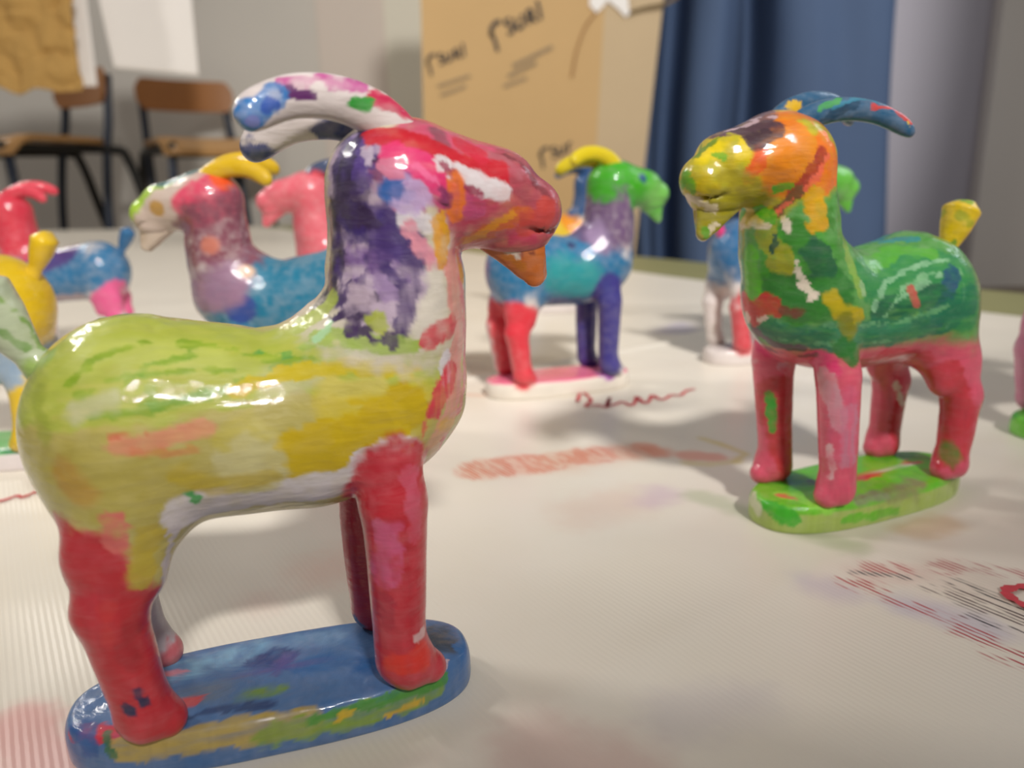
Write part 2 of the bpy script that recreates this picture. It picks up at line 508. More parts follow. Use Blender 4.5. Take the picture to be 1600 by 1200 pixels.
#@PAINT_BEGIN
PAINT = {
    'front': [
        ('b0a45c', 1.2, [(0, 0, 0.5)], {'m': 0, 'p': ('body',), 'e': 0, 'd': 0.06}),
        ('a89a4a', 0.0593, [(-0.246, -0.167, 0.59), (-0.181, -0.172, 0.552), (-0.076, -0.142, 0.525)], {'s': 1.2, 'a': 0.6}),
        ('cbc4c7', 0.0387, [(-0.109, -0.135, 0.494), (0.02, -0.124, 0.499), (0.169, -0.131, 0.519), (0.256, -0.143, 0.544)], {'p': ('body',), 'e': 0.2}),
        ('a9b24c', 0.0637, [(-0.295, -0.095, 0.716), (-0.26, -0.067, 0.762), (-0.175, -0.067, 0.786), (-0.046, -0.055, 0.764), (0.103, -0.103, 0.734), (0.266, -0.138, 0.706)], {'p': ('body',), 't': 1, 'd': 0.15}),
        ('adb552', 0.0449, [(-0.244, -0.144, 0.693), (-0.076, -0.138, 0.695), (0.04, -0.112, 0.704)], {'p': ('body',), 't': 1, 'd': 0.3}),
        ('b6bd62', 0.0299, [(-0.226, -0.107, 0.752), (-0.163, -0.104, 0.762), (-0.046, -0.1, 0.735)], {'p': ('body',), 't': 1, 's': 0.8}),
        ('8aa534', 0.0061, [(-0.249, -0.126, 0.719), (-0.207, -0.113, 0.752), (-0.137, -0.088, 0.766), (-0.045, -0.079, 0.752), (0.052, -0.093, 0.726), (0.182, -0.139, 0.714)], {'p': ('body',), 't': 1, 'd': 0.5}),
        ('86a236', 0.007, [(-0.218, -0.16, 0.675), (-0.139, -0.159, 0.676), (-0.048, -0.137, 0.69), (0.02, -0.117, 0.702), (0.071, -0.106, 0.716)], {'p': ('body',), 't': 1, 'd': 0.4}),
        ('8fa83a', 0.0049, [(-0.235, -0.143, 0.702), (-0.171, -0.139, 0.725), (-0.092, -0.122, 0.724), (-0.018, -0.111, 0.717)], {'p': ('body',), 't': 1, 'd': 0.5}),
        ('7fa234', 0.0059, [(-0.163, -0.144, 0.715), (-0.136, -0.122, 0.738), (-0.074, -0.1, 0.742)], {'p': ('body',), 't': 1, 'd': 0.5}),
        ('5f9c48', 0.0042, [(-0.002, -0.081, 0.742), (0.073, -0.091, 0.733)], {'p': ('body',), 'd': 0.3}),
        ('6fa040', 0.0069, [(-0.137, -0.142, 0.712), (-0.131, -0.157, 0.675), (-0.058, -0.141, 0.684)], {'p': ('body',), 'd': 0.5, 'a': 0.6}),
        ('86a83c', 0.0085, [(0.094, -0.089, 0.743), (0.184, -0.129, 0.738), (0.224, -0.139, 0.729)], {'p': ('body',), 'd': 0.3}),
        ('c2bda4', 0.0153, [(-0.236, -0.153, 0.68), (-0.19, -0.155, 0.696)], {'p': ('body',), 's': 1, 'a': 0.6}),
        ('c3bc9a', 0.0229, [(0.038, -0.122, 0.69), (0.12, -0.131, 0.701)], {'p': ('body',), 's': 1, 'a': 0.7}),
        ('c6b12c', 0.0126, [(-0.011, -0.13, 0.689), (0.06, -0.114, 0.703), (0.161, -0.136, 0.713), (0.265, -0.14, 0.695)], {'p': ('body',), 't': 1, 'd': 0.2}),
        ('c4b24a', 0.0481, [(0.155, -0.152, 0.643), (0.216, -0.152, 0.626), (0.272, -0.143, 0.628)], {'p': ('body',), 's': 0.8}),
        ('bfa416', 0.0447, [(0.062, -0.15, 0.571), (0.15, -0.152, 0.588), (0.226, -0.149, 0.613), (0.255, -0.147, 0.631)], {'p': ('body',), 'e': 0.2, 's': 0.15, 'd': 0.05}),
        ('c6ab20', 0.015, [(0.177, -0.151, 0.663), (0.238, -0.15, 0.634), (0.258, -0.14, 0.571)], {'p': ('body',), 't': 1}),
        ('cabd62', 0.0168, [(0.137, -0.143, 0.68), (0.209, -0.15, 0.675)], {'p': ('body',), 's': 0.8}),
        ('beb684', 0.0514, [(-0.005, -0.156, 0.597), (0.005, -0.148, 0.55)], {'p': ('body',), 'e': 0.25, 's': 0.3, 'd': 0.2}),
        ('b4a63e', 0.0142, [(-0.041, -0.158, 0.613), (-0.005, -0.151, 0.639), (0.031, -0.152, 0.613)], {'p': ('body',), 's': 0.8, 'a': 0.7}),
        ('c8c08a', 0.0103, [(0.014, -0.149, 0.636), (0.045, -0.152, 0.601), (0.037, -0.151, 0.569)], {'p': ('body',), 's': 1.2, 'a': 0.35}),
        ('b6a030', 0.0184, [(-0.107, -0.161, 0.569), (-0.065, -0.146, 0.536), (0.024, -0.144, 0.54)], {'p': ('body',), 's': 0.7, 'a': 0.7}),
        ('d58a72', 0.0147, [(-0.187, -0.175, 0.629), (-0.127, -0.167, 0.628), (-0.064, -0.156, 0.639)], {'p': ('body',), 's': 0.5, 'e': 0.3, 'a': 0.85}),
        ('c9654e', 0.0048, [(-0.192, -0.172, 0.646), (-0.143, -0.168, 0.641)], {'p': ('body',), 's': 0.6, 'a': 0.7}),
        ('d0704c', 0.0059, [(-0.163, -0.174, 0.618), (-0.12, -0.167, 0.607), (-0.075, -0.16, 0.607)], {'p': ('body',), 's': 0.6, 'a': 0.5}),
        ('b2863e', 0.0212, [(-0.266, -0.158, 0.589), (-0.243, -0.165, 0.553)], {'p': ('body',), 's': 1, 'a': 0.7}),
        ('4f9a58', 0.0062, [(-0.097, -0.146, 0.527), (-0.087, -0.138, 0.514)], {'p': ('body',)}),
        ('8f9a3a', 0.0135, [(-0.294, -0.11, 0.699), (-0.287, -0.137, 0.646)], {'p': ('body',), 's': 1, 'a': 0.6}),
        ('b9c2a6', 1.2, [(0, 0, 0.5)], {'m': 0, 'p': ('tail',), 'e': 0, 'd': 0.06}),
        ('98b060', 0.0141, [(-0.331, -0.021, 0.722), (-0.285, -0.064, 0.748)], {'s': 1}),
        ('86a85a', 0.0051, [(-0.343, -0.036, 0.838), (-0.318, -0.008, 0.797), (-0.306, -0.003, 0.755)], {'d': 0.3}),
        ('7fa060', 0.006, [(-0.351, -0.039, 0.789), (-0.325, -0.023, 0.759)], {'d': 0.3}),
        ('c9bfae', 0.17, [(0.25, 0, 0.8), (0.25, 0, 0.95)], {'m': 0, 'p': ('body',), 'e': 0.1}),
        ('d0c8bc', 0.0427, [(0.308, -0.122, 0.841), (0.298, -0.131, 0.778)], {'p': ('body',), 's': 0.6}),
        ('a690ac', 0.0778, [(0.207, -0.095, 1.018), (0.207, -0.098, 0.937), (0.224, -0.12, 0.846)], {'p': ('body',), 'e': 0.15}),
        ('b7a4b6', 0.0631, [(0.196, -0.099, 0.855), (0.232, -0.128, 0.825)], {'p': ('body',), 'e': 0.3}),
        ('7d5f94', 0.0439, [(0.208, -0.102, 0.886), (0.236, -0.12, 0.876)], {'p': ('body',), 'd': 1.0, 'e': 0.5}),
        ('5a4084', 0.0351, [(0.196, -0.085, 1.018), (0.203, -0.076, 1.048), (0.213, -0.071, 1.063)], {'p': ('body',), 'd': 0.4}),
        ('3a2858', 0.0169, [(0.181, -0.059, 1.029), (0.176, -0.063, 0.988), (0.169, -0.052, 0.947)], {'p': ('body',), 'e': 0.4, 'd': 0.3}),
        ('2f2236', 0.0257, [(0.177, -0.066, 0.988), (0.167, -0.048, 0.947), (0.16, -0.047, 0.884), (0.144, -0.046, 0.809)], {'p': ('body',), 'e': 0.5, 'd': 0.5}),
        ('362448', 0.0312, [(0.191, -0.085, 0.988), (0.188, -0.082, 0.948), (0.202, -0.095, 0.937)], {'p': ('body',), 'e': 0.5, 'd': 0.3}),
        ('3a2868', 0.0394, [(0.202, -0.095, 0.943), (0.241, -0.118, 0.942), (0.27, -0.123, 0.921)], {'p': ('body',), 'e': 0.35, 'd': 0.3}),
        ('3d2a62', 0.023, [(0.266, -0.122, 0.936), (0.29, -0.122, 0.905), (0.294, -0.123, 0.884)], {'p': ('body',), 'e': 0.5, 'd': 0.5}),
        ('412c64', 0.0203, [(0.183, -0.076, 0.937), (0.17, -0.058, 0.884), (0.16, -0.064, 0.832)], {'p': ('body',), 'e': 0.6, 'd': 1.0}),
        ('432e68', 0.0188, [(0.239, -0.118, 0.917), (0.226, -0.116, 0.876), (0.244, -0.127, 0.845)], {'p': ('body',), 'e': 0.6, 'd': 0.9}),
        ('3f2a60', 0.0221, [(0.286, -0.125, 0.884), (0.274, -0.132, 0.833), (0.262, -0.137, 0.787), (0.249, -0.139, 0.756)], {'p': ('body',), 'e': 0.5, 'd': 0.5, 't': 2}),
        ('4a3468', 0.0095, [(0.163, -0.079, 0.812), (0.195, -0.101, 0.845), (0.211, -0.109, 0.861)], {'p': ('body',), 'e': 0.5, 'd': 0.6}),
        ('3d2a50', 0.0085, [(0.145, -0.082, 0.781), (0.191, -0.11, 0.799), (0.232, -0.127, 0.83)], {'p': ('body',), 'e': 0.5, 'd': 0.7}),
        ('3d2a50', 0.0074, [(0.169, -0.105, 0.778), (0.21, -0.123, 0.794)], {'p': ('body',), 'e': 0.5, 'd': 0.5}),
        ('b8a4b4', 0.0137, [(0.188, -0.101, 0.829), (0.206, -0.119, 0.815)], {'p': ('body',), 'e': 0.5, 'd': 0.3}),
        ('9a80a8', 0.0157, [(0.224, -0.12, 0.846), (0.237, -0.129, 0.825)], {'p': ('body',), 'e': 0.5, 'd': 0.4}),
        ('a8b048', 0.0168, [(0.219, -0.129, 0.784), (0.227, -0.135, 0.768)], {'p': ('body',), 'e': 0.5}),
        ('aab658', 0.0174, [(0.098, -0.048, 0.773), (0.131, -0.056, 0.789), (0.148, -0.057, 0.81)], {'p': ('body',), 'e': 0.3}),
        ('9fb45a', 0.0149, [(0.126, -0.096, 0.758), (0.186, -0.124, 0.753), (0.268, -0.138, 0.739)], {'p': ('body',), 'e': 0.3}),
        ('a8cda0', 0.0096, [(0.121, -0.096, 0.753), (0.144, -0.087, 0.777)], {'p': ('body',), 'e': 0.3}),
        ('46305a', 0.0063, [(0.172, -0.113, 0.766), (0.202, -0.127, 0.763), (0.21, -0.134, 0.748)], {'p': ('body',), 'e': 0.5}),
        ('46305a', 0.0063, [(0.226, -0.137, 0.752), (0.237, -0.137, 0.762), (0.241, -0.139, 0.746)], {'p': ('body',), 'e': 0.5}),
        ('4a3a6a', 0.0146, [(0.195, -0.044, 1.064), (0.19, -0.073, 1.028)], {'p': ('body',), 'e': 0.5, 'd': 0.5}),
        ('b9a9bb', 0.0092, [(0.223, -0.087, 1.055), (0.222, -0.098, 1.037)], {'p': ('body',), 'e': 0.3}),
        ('382444', 0.0084, [(0.222, -0.049, 1.084), (0.215, -0.059, 1.074)], {'p': ('body',), 'e': 0.4}),
        ('382444', 0.0082, [(0.233, -0.105, 1.037), (0.236, -0.113, 1.017)], {'p': ('body',), 'e': 0.5}),
        ('8a4a70', 0.0143, [(0.236, -0.113, 1.017), (0.244, -0.118, 0.992)], {'p': ('body',), 'e': 0.5, 'd': 0.7}),
        ('b9a0c6', 0.0309, [(0.274, -0.124, 0.996), (0.305, -0.121, 0.986)], {'p': ('body',), 'e': 0.3}),
        ('9a5a98', 0.0103, [(0.28, -0.123, 1.011), (0.3, -0.122, 0.996), (0.304, -0.121, 0.971)], {'p': ('body',), 'e': 0.5, 'd': 0.8, 't': 2}),
        ('2f5a9c', 0.0143, [(0.248, -0.12, 0.982), (0.259, -0.122, 0.997)], {'p': ('body',), 'e': 0.4, 's': 0.6}),
        ('3f3a86', 0.0102, [(0.265, -0.122, 1.011), (0.286, -0.122, 1.018)], {'p': ('body',), 'e': 0.4, 's': 0.6}),
        ('4a62a0', 0.0062, [(0.258, -0.122, 0.977), (0.283, -0.124, 0.98)], {'p': ('body',), 'e': 0.4}),
        ('96304e', 0.0052, [(0.257, -0.122, 0.964), (0.293, -0.123, 0.96), (0.338, -0.108, 0.954)], {'p': ('body',), 'e': 0.4}),
        ('d5cdd0', 0.0177, [(0.279, -0.122, 0.944), (0.308, -0.118, 0.935)], {'p': ('body',), 'e': 0.25}),
        ('d08a98', 0.0147, [(0.28, -0.122, 0.924), (0.301, -0.12, 0.899), (0.316, -0.116, 0.872)], {'p': ('body',), 'e': 0.4, 'd': 0.4}),
        ('d49088', 0.0272, [(0.356, -0.083, 0.856), (0.369, -0.07, 0.74), (0.354, -0.089, 0.652), (0.323, -0.094, 0.561)], {'p': ('body',), 'e': 0.25, 't': 2, 'd': 0.2}),
        ('d0787c', 0.0105, [(0.377, -0.059, 0.83), (0.387, -0.031, 0.708), (0.364, -0.066, 0.597)], {'p': ('body',), 'e': 0.2, 't': 2}),
        ('d8962c', 0.0161, [(0.335, -0.107, 0.939), (0.334, -0.104, 0.902), (0.338, -0.102, 0.875)], {'p': ('body',), 'e': 0.3, 'd': 0.3}),
        ('cf9026', 0.0102, [(0.376, -0.053, 0.891), (0.382, -0.049, 0.84)], {'p': ('body',), 'e': 0.3}),
        ('d8cfc0', 0.0109, [(0.357, -0.089, 0.921), (0.362, -0.077, 0.904)], {'p': ('body',), 'e': 0.3}),
        ('c9545a', 0.0186, [(0.304, -0.13, 0.745), (0.327, -0.118, 0.752), (0.348, -0.099, 0.764)], {'p': ('body',), 'e': 0.35, 'd': 0.4}),
        ('d6ced2', 0.0134, [(0.331, -0.109, 0.705), (0.333, -0.109, 0.671)], {'p': ('body',), 'e': 0.3}),
        ('c8404c', 0.0201, [(0.308, -0.125, 0.62), (0.322, -0.119, 0.645), (0.345, -0.096, 0.678)], {'p': ('body',), 'e': 0.5, 'd': 0.3, 't': 2}),
        ('d0a25a', 0.0161, [(0.322, -0.106, 0.583), (0.344, -0.083, 0.58)], {'p': ('body',), 's': 1}),
        ('cfa07a', 0.0187, [(0.31, -0.1, 0.552), (0.312, -0.05, 0.505)], {'p': ('body',), 's': 0.8}),
        ('cf6a52', 0.0045, [(0.288, -0.132, 0.6), (0.283, -0.114, 0.494)], {'p': ('body',), 'e': 0.3}),
        ('c8504c', 0.0059, [(0.327, -0.084, 0.551), (0.324, -0.065, 0.527)], {'p': ('body',)}),
        ('b23f56', 0.125, [(0.34, 0, 1.0), (0.4, 0, 0.99), (0.54, 0, 0.94)], {'m': 0, 'p': ('body', 'ear'), 'e': 0.1, 'd': 0.2}),
        ('b9a0c6', 0.0268, [(0.275, -0.124, 0.987), (0.299, -0.122, 0.981)], {'p': ('body', 'ear'), 'e': 0.4, 'd': 0.3}),
        ('2f5a9c', 0.0112, [(0.249, -0.12, 0.984), (0.26, -0.122, 0.995)], {'p': ('body', 'ear'), 'e': 0.4, 's': 0.6}),
        ('4f3a7c', 0.0268, [(0.2, -0.09, 1.013), (0.206, -0.083, 1.043), (0.215, -0.073, 1.063)], {'p': ('body',), 'e': 0.4, 'd': 0.4}),
        ('2f2440', 0.0125, [(0.187, -0.079, 0.988), (0.185, -0.072, 1.018), (0.201, -0.068, 1.053), (0.218, -0.059, 1.077)], {'p': ('body',), 'e': 0.5, 'd': 0.4}),
        ('b9a9bb', 0.0092, [(0.225, -0.089, 1.055), (0.224, -0.099, 1.037)], {'p': ('body',), 'e': 0.4}),
        ('362448', 0.0208, [(0.19, -0.084, 0.978), (0.195, -0.089, 0.948), (0.217, -0.105, 0.943)], {'p': ('body',), 'e': 0.5, 'd': 0.4}),
        ('c4506c', 0.028, [(0.308, -0.071, 1.088), (0.385, -0.064, 1.062), (0.451, -0.067, 1.035)], {'p': ('body', 'ear'), 'e': 0.4, 'd': 0.4}),
        ('8a4a58', 0.0128, [(0.349, -0.058, 1.083), (0.347, -0.085, 1.061)], {'p': ('body', 'ear'), 's': 0.8}),
        ('9c4650', 0.0407, [(0.471, -0.074, 1.014), (0.524, -0.053, 0.98), (0.54, -0.059, 0.941)], {'p': ('body', 'ear'), 'e': 0.3, 'd': 0.35, 't': 1}),
        ('a85a64', 0.0132, [(0.429, -0.062, 1.046), (0.484, -0.069, 1.014)], {'p': ('body', 'ear'), 'e': 0.4, 'd': 0.5}),
        ('7c3038', 0.009, [(0.466, -0.053, 1.044), (0.514, -0.05, 1.008), (0.543, -0.05, 0.974)], {'p': ('body', 'ear'), 'e': 0.4}),
        ('b81f2c', 0.0232, [(0.239, -0.077, 1.075), (0.292, -0.099, 1.064), (0.343, -0.1, 1.041), (0.4, -0.088, 1.025), (0.452, -0.081, 1.009)], {'p': ('body', 'ear'), 'e': 0.2, 'd': 0.1}),
        ('c02a3c', 0.0173, [(0.385, -0.064, 1.062), (0.416, -0.072, 1.041)], {'p': ('body', 'ear'), 'e': 0.3}),
        ('d6386e', 0.0207, [(0.263, -0.11, 1.046), (0.298, -0.115, 1.036), (0.328, -0.114, 1.01), (0.339, -0.112, 0.995)], {'p': ('body', 'ear'), 'e': 0.3, 't': 1}),
        ('cf7a94', 0.0122, [(0.251, -0.116, 1.025), (0.266, -0.12, 1.021)], {'p': ('body', 'ear'), 'e': 0.4}),
        ('e06a94', 0.0052, [(0.297, -0.118, 1.026), (0.333, -0.114, 1.0)], {'p': ('body', 'ear'), 'e': 0.4}),
        ('d0c6c8', 0.0138, [(0.344, -0.104, 1.029), (0.374, -0.101, 1.013), (0.402, -0.097, 1.0)], {'p': ('body', 'ear'), 'e': 0.15, 's': 0.2}),
        ('d0c6c8', 0.0217, [(0.408, -0.096, 0.996), (0.45, -0.085, 0.984)], {'p': ('body', 'ear'), 'e': 0.15, 's': 0.2}),
        ('8e304a', 0.0043, [(0.341, -0.106, 1.027), (0.379, -0.102, 0.994), (0.426, -0.09, 0.972), (0.469, -0.079, 0.98)], {'p': ('body', 'ear'), 'e': 0.3}),
        ('b44a70', 0.0171, [(0.337, -0.114, 0.975), (0.397, -0.09, 0.957)], {'p': ('body', 'ear'), 'e': 0.4, 'd': 0.5}),
        ('d9702a', 0.016, [(0.364, -0.104, 0.995), (0.364, -0.096, 0.948)], {'p': ('body', 'ear'), 'e': 0.4, 'd': 0.4, 't': 2}),
        ('7a2f58', 0.0084, [(0.338, -0.113, 0.985), (0.349, -0.109, 0.969)], {'p': ('body', 'ear'), 's': 0.7}),
        ('c2602c', 0.018, [(0.397, -0.057, 0.905), (0.43, -0.066, 0.919), (0.471, -0.068, 0.938), (0.497, -0.063, 0.942)], {'p': ('body', 'ear'), 'e': 0.3, 'd': 0.3, 't': 1}),
        ('d08a2c', 0.009, [(0.393, -0.05, 0.898), (0.435, -0.07, 0.926), (0.471, -0.071, 0.944)], {'p': ('body', 'ear'), 'e': 0.4}),
        ('b3403a', 0.0206, [(0.504, -0.057, 0.925), (0.534, -0.059, 0.93), (0.544, -0.058, 0.952)], {'p': ('body', 'ear'), 'e': 0.3, 'd': 0.2}),
        ('d59a30', 0.0107, [(0.338, -0.107, 0.944), (0.35, -0.09, 0.909)], {'p': ('body', 'ear'), 'e': 0.3}),
        ('b2602a', 1.2, [(0, 0, 0.5)], {'m': 0, 'p': ('beard',), 'e': 0, 'd': 0.06}),
        ('c9baac', 0.0151, [(0.474, -0.035, 0.891), (0.487, -0.031, 0.873)], {'p': ('beard',), 'e': 0.2}),
        ('8a3620', 0.007, [(0.497, -0.039, 0.902), (0.499, -0.032, 0.873)], {'p': ('beard',)}),
        ('6e3222', 0.0059, [(0.514, -0.035, 0.89), (0.518, -0.031, 0.872)], {'p': ('beard',)}),
        ('b06a2a', 0.0071, [(0.471, -0.024, 0.867), (0.501, -0.024, 0.848)], {'p': ('beard',)}),
        ('cabfbc', 1.2, [(0, 0, 0.5)], {'m': 0, 'p': ('horn',), 'e': 0, 'd': 0.06}),
        ('b65c90', 0.0151, [(0.111, -0.085, 1.154), (0.161, -0.072, 1.162), (0.221, -0.061, 1.155)], {'p': ('horn',), 'm': 0, 'e': 0.35, 'd': 0.5}),
        ('56205a', 0.0079, [(0.101, -0.092, 1.14), (0.129, -0.086, 1.136), (0.148, -0.082, 1.134)], {'p': ('horn',), 'm': 0, 'e': 0.4}),
        ('1f6cac', 0.0212, [(0.037, -0.104, 1.093), (0.056, -0.109, 1.108), (0.086, -0.098, 1.132)], {'p': ('horn',), 'm': 0, 'e': 0.2, 'd': 0.3}),
        ('24489c', 0.0087, [(0.075, -0.103, 1.118), (0.085, -0.099, 1.125)], {'p': ('horn',), 'm': 0, 'e': 0.4}),
        ('7a7ab0', 0.0087, [(0.054, -0.108, 1.094)], {'p': ('horn',), 'm': 0, 's': 0.8}),
        ('b8294c', 0.0158, [(0.249, -0.064, 1.132), (0.281, -0.055, 1.124), (0.302, -0.042, 1.113)], {'m': 0, 'e': 0.3, 'd': 0.3, 'p': ('horn', 'body')}),
        ('2c8c30', 0.0113, [(0.218, -0.07, 1.125), (0.23, -0.069, 1.119)], {'p': ('horn',), 'm': 0, 'e': 0.4}),
        ('1c2f6c', 0.034, [(0.06, 0.09, 1.06), (0.03, 0.1, 1.03)], {'m': 0, 'p': ('horn',)}),
        ('1c2f6c', 0.03, [(0.17, 0.05, 1.1), (0.22, 0.045, 1.07)], {'m': 0, 'p': ('horn',)}),
        ('d04a78', 0.022, [(0.25, 0.04, 1.05)], {'m': 0, 'p': ('horn',)}),
        ('cfc6ca', 0.013, [(0.17, -0.142, 0.553), (0.213, -0.147, 0.57), (0.258, -0.14, 0.574)], {'p': ('body',), 'e': 0.3, 'm': 0}),
        ('c8606a', 0.078, [(0.225, -0.1, 0.5), (0.224, -0.104, 0.13), (0.28, -0.106, 0.1)], {'e': 0.1, 'p': ('body',), 'm': 0, 'd': 0.0}),
        ('8a2a36', 0.074, [(0.196, 0.1, 0.42), (0.196, 0.104, 0.13)], {'e': 0.1, 'p': ('body',), 'm': 0, 'd': 0.0}),
        ('c0505a', 0.084, [(-0.265, -0.108, 0.43), (-0.245, -0.108, 0.34), (-0.222, -0.108, 0.13), (-0.18, -0.106, 0.1)], {'e': 0.12, 'p': ('body',), 'm': 0, 'd': 0.0}),
        ('b42b37', 0.075, [(0.225, -0.1, 0.53), (0.224, -0.104, 0.13), (0.28, -0.106, 0.1)], {'e': 0.12, 'p': ('body',), 'm': 0, 'd': 0.25}),
        ('9c2434', 0.072, [(0.196, 0.1, 0.42), (0.196, 0.104, 0.13)], {'e': 0.12, 'p': ('body',), 'm': 0}),
        ('c4587a', 0.0246, [(0.208, -0.156, 0.419), (0.2, -0.148, 0.331)], {'p': ('body',), 'm': 0, 'e': 0.4, 'd': 0.6}),
        ('b82a36', 0.0197, [(0.229, -0.155, 0.487), (0.215, -0.16, 0.456)], {'p': ('body',), 'm': 0, 'e': 0.4, 's': 0.8}),
        ('c45468', 0.0156, [(0.254, -0.146, 0.516), (0.259, -0.152, 0.409)], {'p': ('body',), 'm': 0, 'e': 0.4, 'd': 0.4}),
        ('a83040', 0.0184, [(0.196, -0.144, 0.279), (0.198, -0.144, 0.227)], {'p': ('body',), 'm': 0, 'e': 0.5, 'd': 0.4}),
        ('cc3a30', 0.0258, [(0.21, -0.152, 0.15), (0.258, -0.148, 0.157)], {'p': ('body',), 'm': 0, 'e': 0.3}),
        ('cfa8a8', 0.0071, [(0.248, -0.146, 0.192), (0.262, -0.135, 0.195)], {'p': ('body',), 'm': 0}),
        ('1f3a66', 0.0134, [(0.156, 0.083, 0.118), (0.161, 0.079, 0.109)], {'p': ('body',), 'm': 0}),
        ('b22c34', 0.082, [(-0.265, -0.108, 0.44), (-0.245, -0.108, 0.34), (-0.222, -0.108, 0.13), (-0.18, -0.106, 0.1)], {'e': 0.15, 'p': ('body',), 'm': 0, 'd': 0.2}),
        ('b9b0b4', 0.08, [(-0.29, 0.108, 0.4), (-0.26, 0.108, 0.33), (-0.255, 0.108, 0.16)], {'e': 0.15, 'p': ('body',), 'm': 0, 'd': 0.0}),
        ('c46a70', 0.05, [(-0.22, 0.108, 0.1)], {'e': 0.3, 'p': ('body',), 'm': 0}),
        ('ca6a64', 0.0198, [(-0.205, -0.17, 0.507), (-0.207, -0.164, 0.467)], {'p': ('body',), 'm': 0, 'e': 0.4, 'd': 0.4}),
        ('b3a044', 0.0204, [(-0.163, -0.151, 0.465), (-0.185, -0.15, 0.395)], {'p': ('body',), 'm': 0, 'e': 0.25, 's': 0.4}),
        ('bcb4b8', 0.0095, [(-0.129, -0.129, 0.46), (-0.148, -0.121, 0.414), (-0.168, -0.114, 0.35)], {'p': ('body',), 'm': 0, 'e': 0.2}),
        ('bf3a3c', 0.0122, [(-0.241, -0.16, 0.36), (-0.244, -0.161, 0.303)], {'p': ('body',), 'm': 0, 'e': 0.5, 's': 1}),
        ('a02830', 0.0146, [(-0.215, -0.153, 0.316), (-0.22, -0.154, 0.247)], {'p': ('body',), 'm': 0, 'e': 0.5, 's': 1}),
        ('2a2448', 0.0053, [(-0.235, -0.154, 0.168), (-0.23, -0.155, 0.164)], {'p': ('body',), 'm': 0}),
        ('2a2448', 0.0042, [(-0.22, -0.153, 0.2), (-0.212, -0.151, 0.175)], {'p': ('body',), 'm': 0}),
        ('41689a', 1.2, [(0, 0, 0.5)], {'m': 0, 'p': ('base',), 'e': 0, 'd': 0.06}),
        ('4a6d9c', 0.14, [(-0.25, 0, 0.1), (0.25, 0, 0.1)], {'m': 0, 'p': ('base',), 'd': 0.4, 't': 1}),
        ('78a4c4', 0.0356, [(-0.21, 0.048, 0.089), (-0.13, 0.065, 0.089), (-0.046, 0.083, 0.089)], {'p': ('base',), 'm': 0, 's': 0.8, 'd': 0.5}),
        ('6f8fb4', 0.0292, [(0.004, 0.09, 0.088), (0.107, 0.079, 0.089)], {'p': ('base',), 'm': 0, 's': 0.8, 'd': 0.5}),
        ('2c457c', 0.033, [(-0.032, 0.02, 0.09), (0.004, 0.041, 0.09)], {'p': ('base',), 'm': 0, 'e': 0.4, 'd': 0.4}),
        ('54508c', 0.0201, [(-0.014, -0.008, 0.09), (0.016, 0.026, 0.09)], {'p': ('base',), 'm': 0, 'e': 0.4, 'd': 0.4}),
        ('5f7088', 0.0309, [(-0.179, -0.033, 0.09), (-0.112, -0.036, 0.09)], {'p': ('base',), 'm': 0, 's': 0.9, 'd': 0.5}),
        ('2a5c94', 0.0277, [(0.052, -0.008, 0.09), (0.126, -0.011, 0.09), (0.172, -0.048, 0.09)], {'p': ('base',), 'm': 0, 's': 0.7}),
        ('3c4654', 0.0319, [(0.315, 0.034, 0.088), (0.325, -0.018, 0.088)], {'p': ('base',), 'm': 0, 's': 0.8, 'd': 0.3}),
        ('8aa0b4', 0.0125, [(-0.318, 0.079, 0.085), (-0.285, 0.088, 0.086)], {'p': ('base',), 'm': 0, 's': 0.8}),
        ('d88a94', 0.01, [(-0.217, 0.057, 0.089), (-0.182, 0.049, 0.089)], {'p': ('base',), 'm': 0, 's': 0.5}),
        ('c44a4a', 0.0163, [(-0.219, -0.056, 0.089), (-0.155, -0.05, 0.09)], {'p': ('base',), 'm': 0, 's': 0.5, 'e': 0.4}),
        ('c83040', 0.0157, [(-0.344, -0.062, 0.084), (-0.298, -0.087, 0.086), (-0.234, -0.101, 0.087)], {'p': ('base',), 'm': 0, 'e': 0.3}),
        ('28406e', 0.0115, [(-0.202, -0.111, 0.086), (-0.12, -0.088, 0.088), (-0.02, -0.102, 0.088)], {'p': ('base',), 'm': 0, 'e': 0.4}),
        ('ad9858', 0.0271, [(-0.265, -0.116, 0.067), (-0.15, -0.135, 0.072), (-0.022, -0.141, 0.064), (0.044, -0.141, 0.061)], {'p': ('base',), 'm': 0, 'e': 0.3, 't': 1, 'd': 0.3}),
        ('7c9838', 0.0237, [(-0.023, -0.142, 0.051), (0.088, -0.141, 0.049), (0.182, -0.134, 0.049), (0.284, -0.111, 0.05)], {'p': ('base',), 'm': 0, 'e': 0.35, 't': 1, 'd': 0.3}),
        ('4a8a3c', 0.0108, [(0.044, -0.14, 0.067), (0.136, -0.137, 0.068), (0.246, -0.121, 0.068), (0.3, -0.103, 0.069)], {'p': ('base',), 'm': 0, 'e': 0.4, 't': 1}),
        ('c8a838', 0.0059, [(0.1, -0.14, 0.057), (0.124, -0.138, 0.063)], {'p': ('base',), 'm': 0}),
        ('c6a440', 0.0061, [(0.182, -0.134, 0.035), (0.257, -0.12, 0.041)], {'p': ('base',), 'm': 0}),
        ('3a6a48', 0.0089, [(-0.291, -0.096, 0.084), (-0.283, -0.112, 0.055)], {'p': ('base',), 'm': 0}),
        ('2f5690', 0.0202, [(-0.335, -0.05, 0.087), (-0.32, -0.094, 0.064)], {'p': ('base',), 'm': 0}),
        ('3a68a0', 0.0181, [(0.361, -0.035, 0.084), (0.351, -0.072, 0.051)], {'p': ('base',), 'm': 0}),
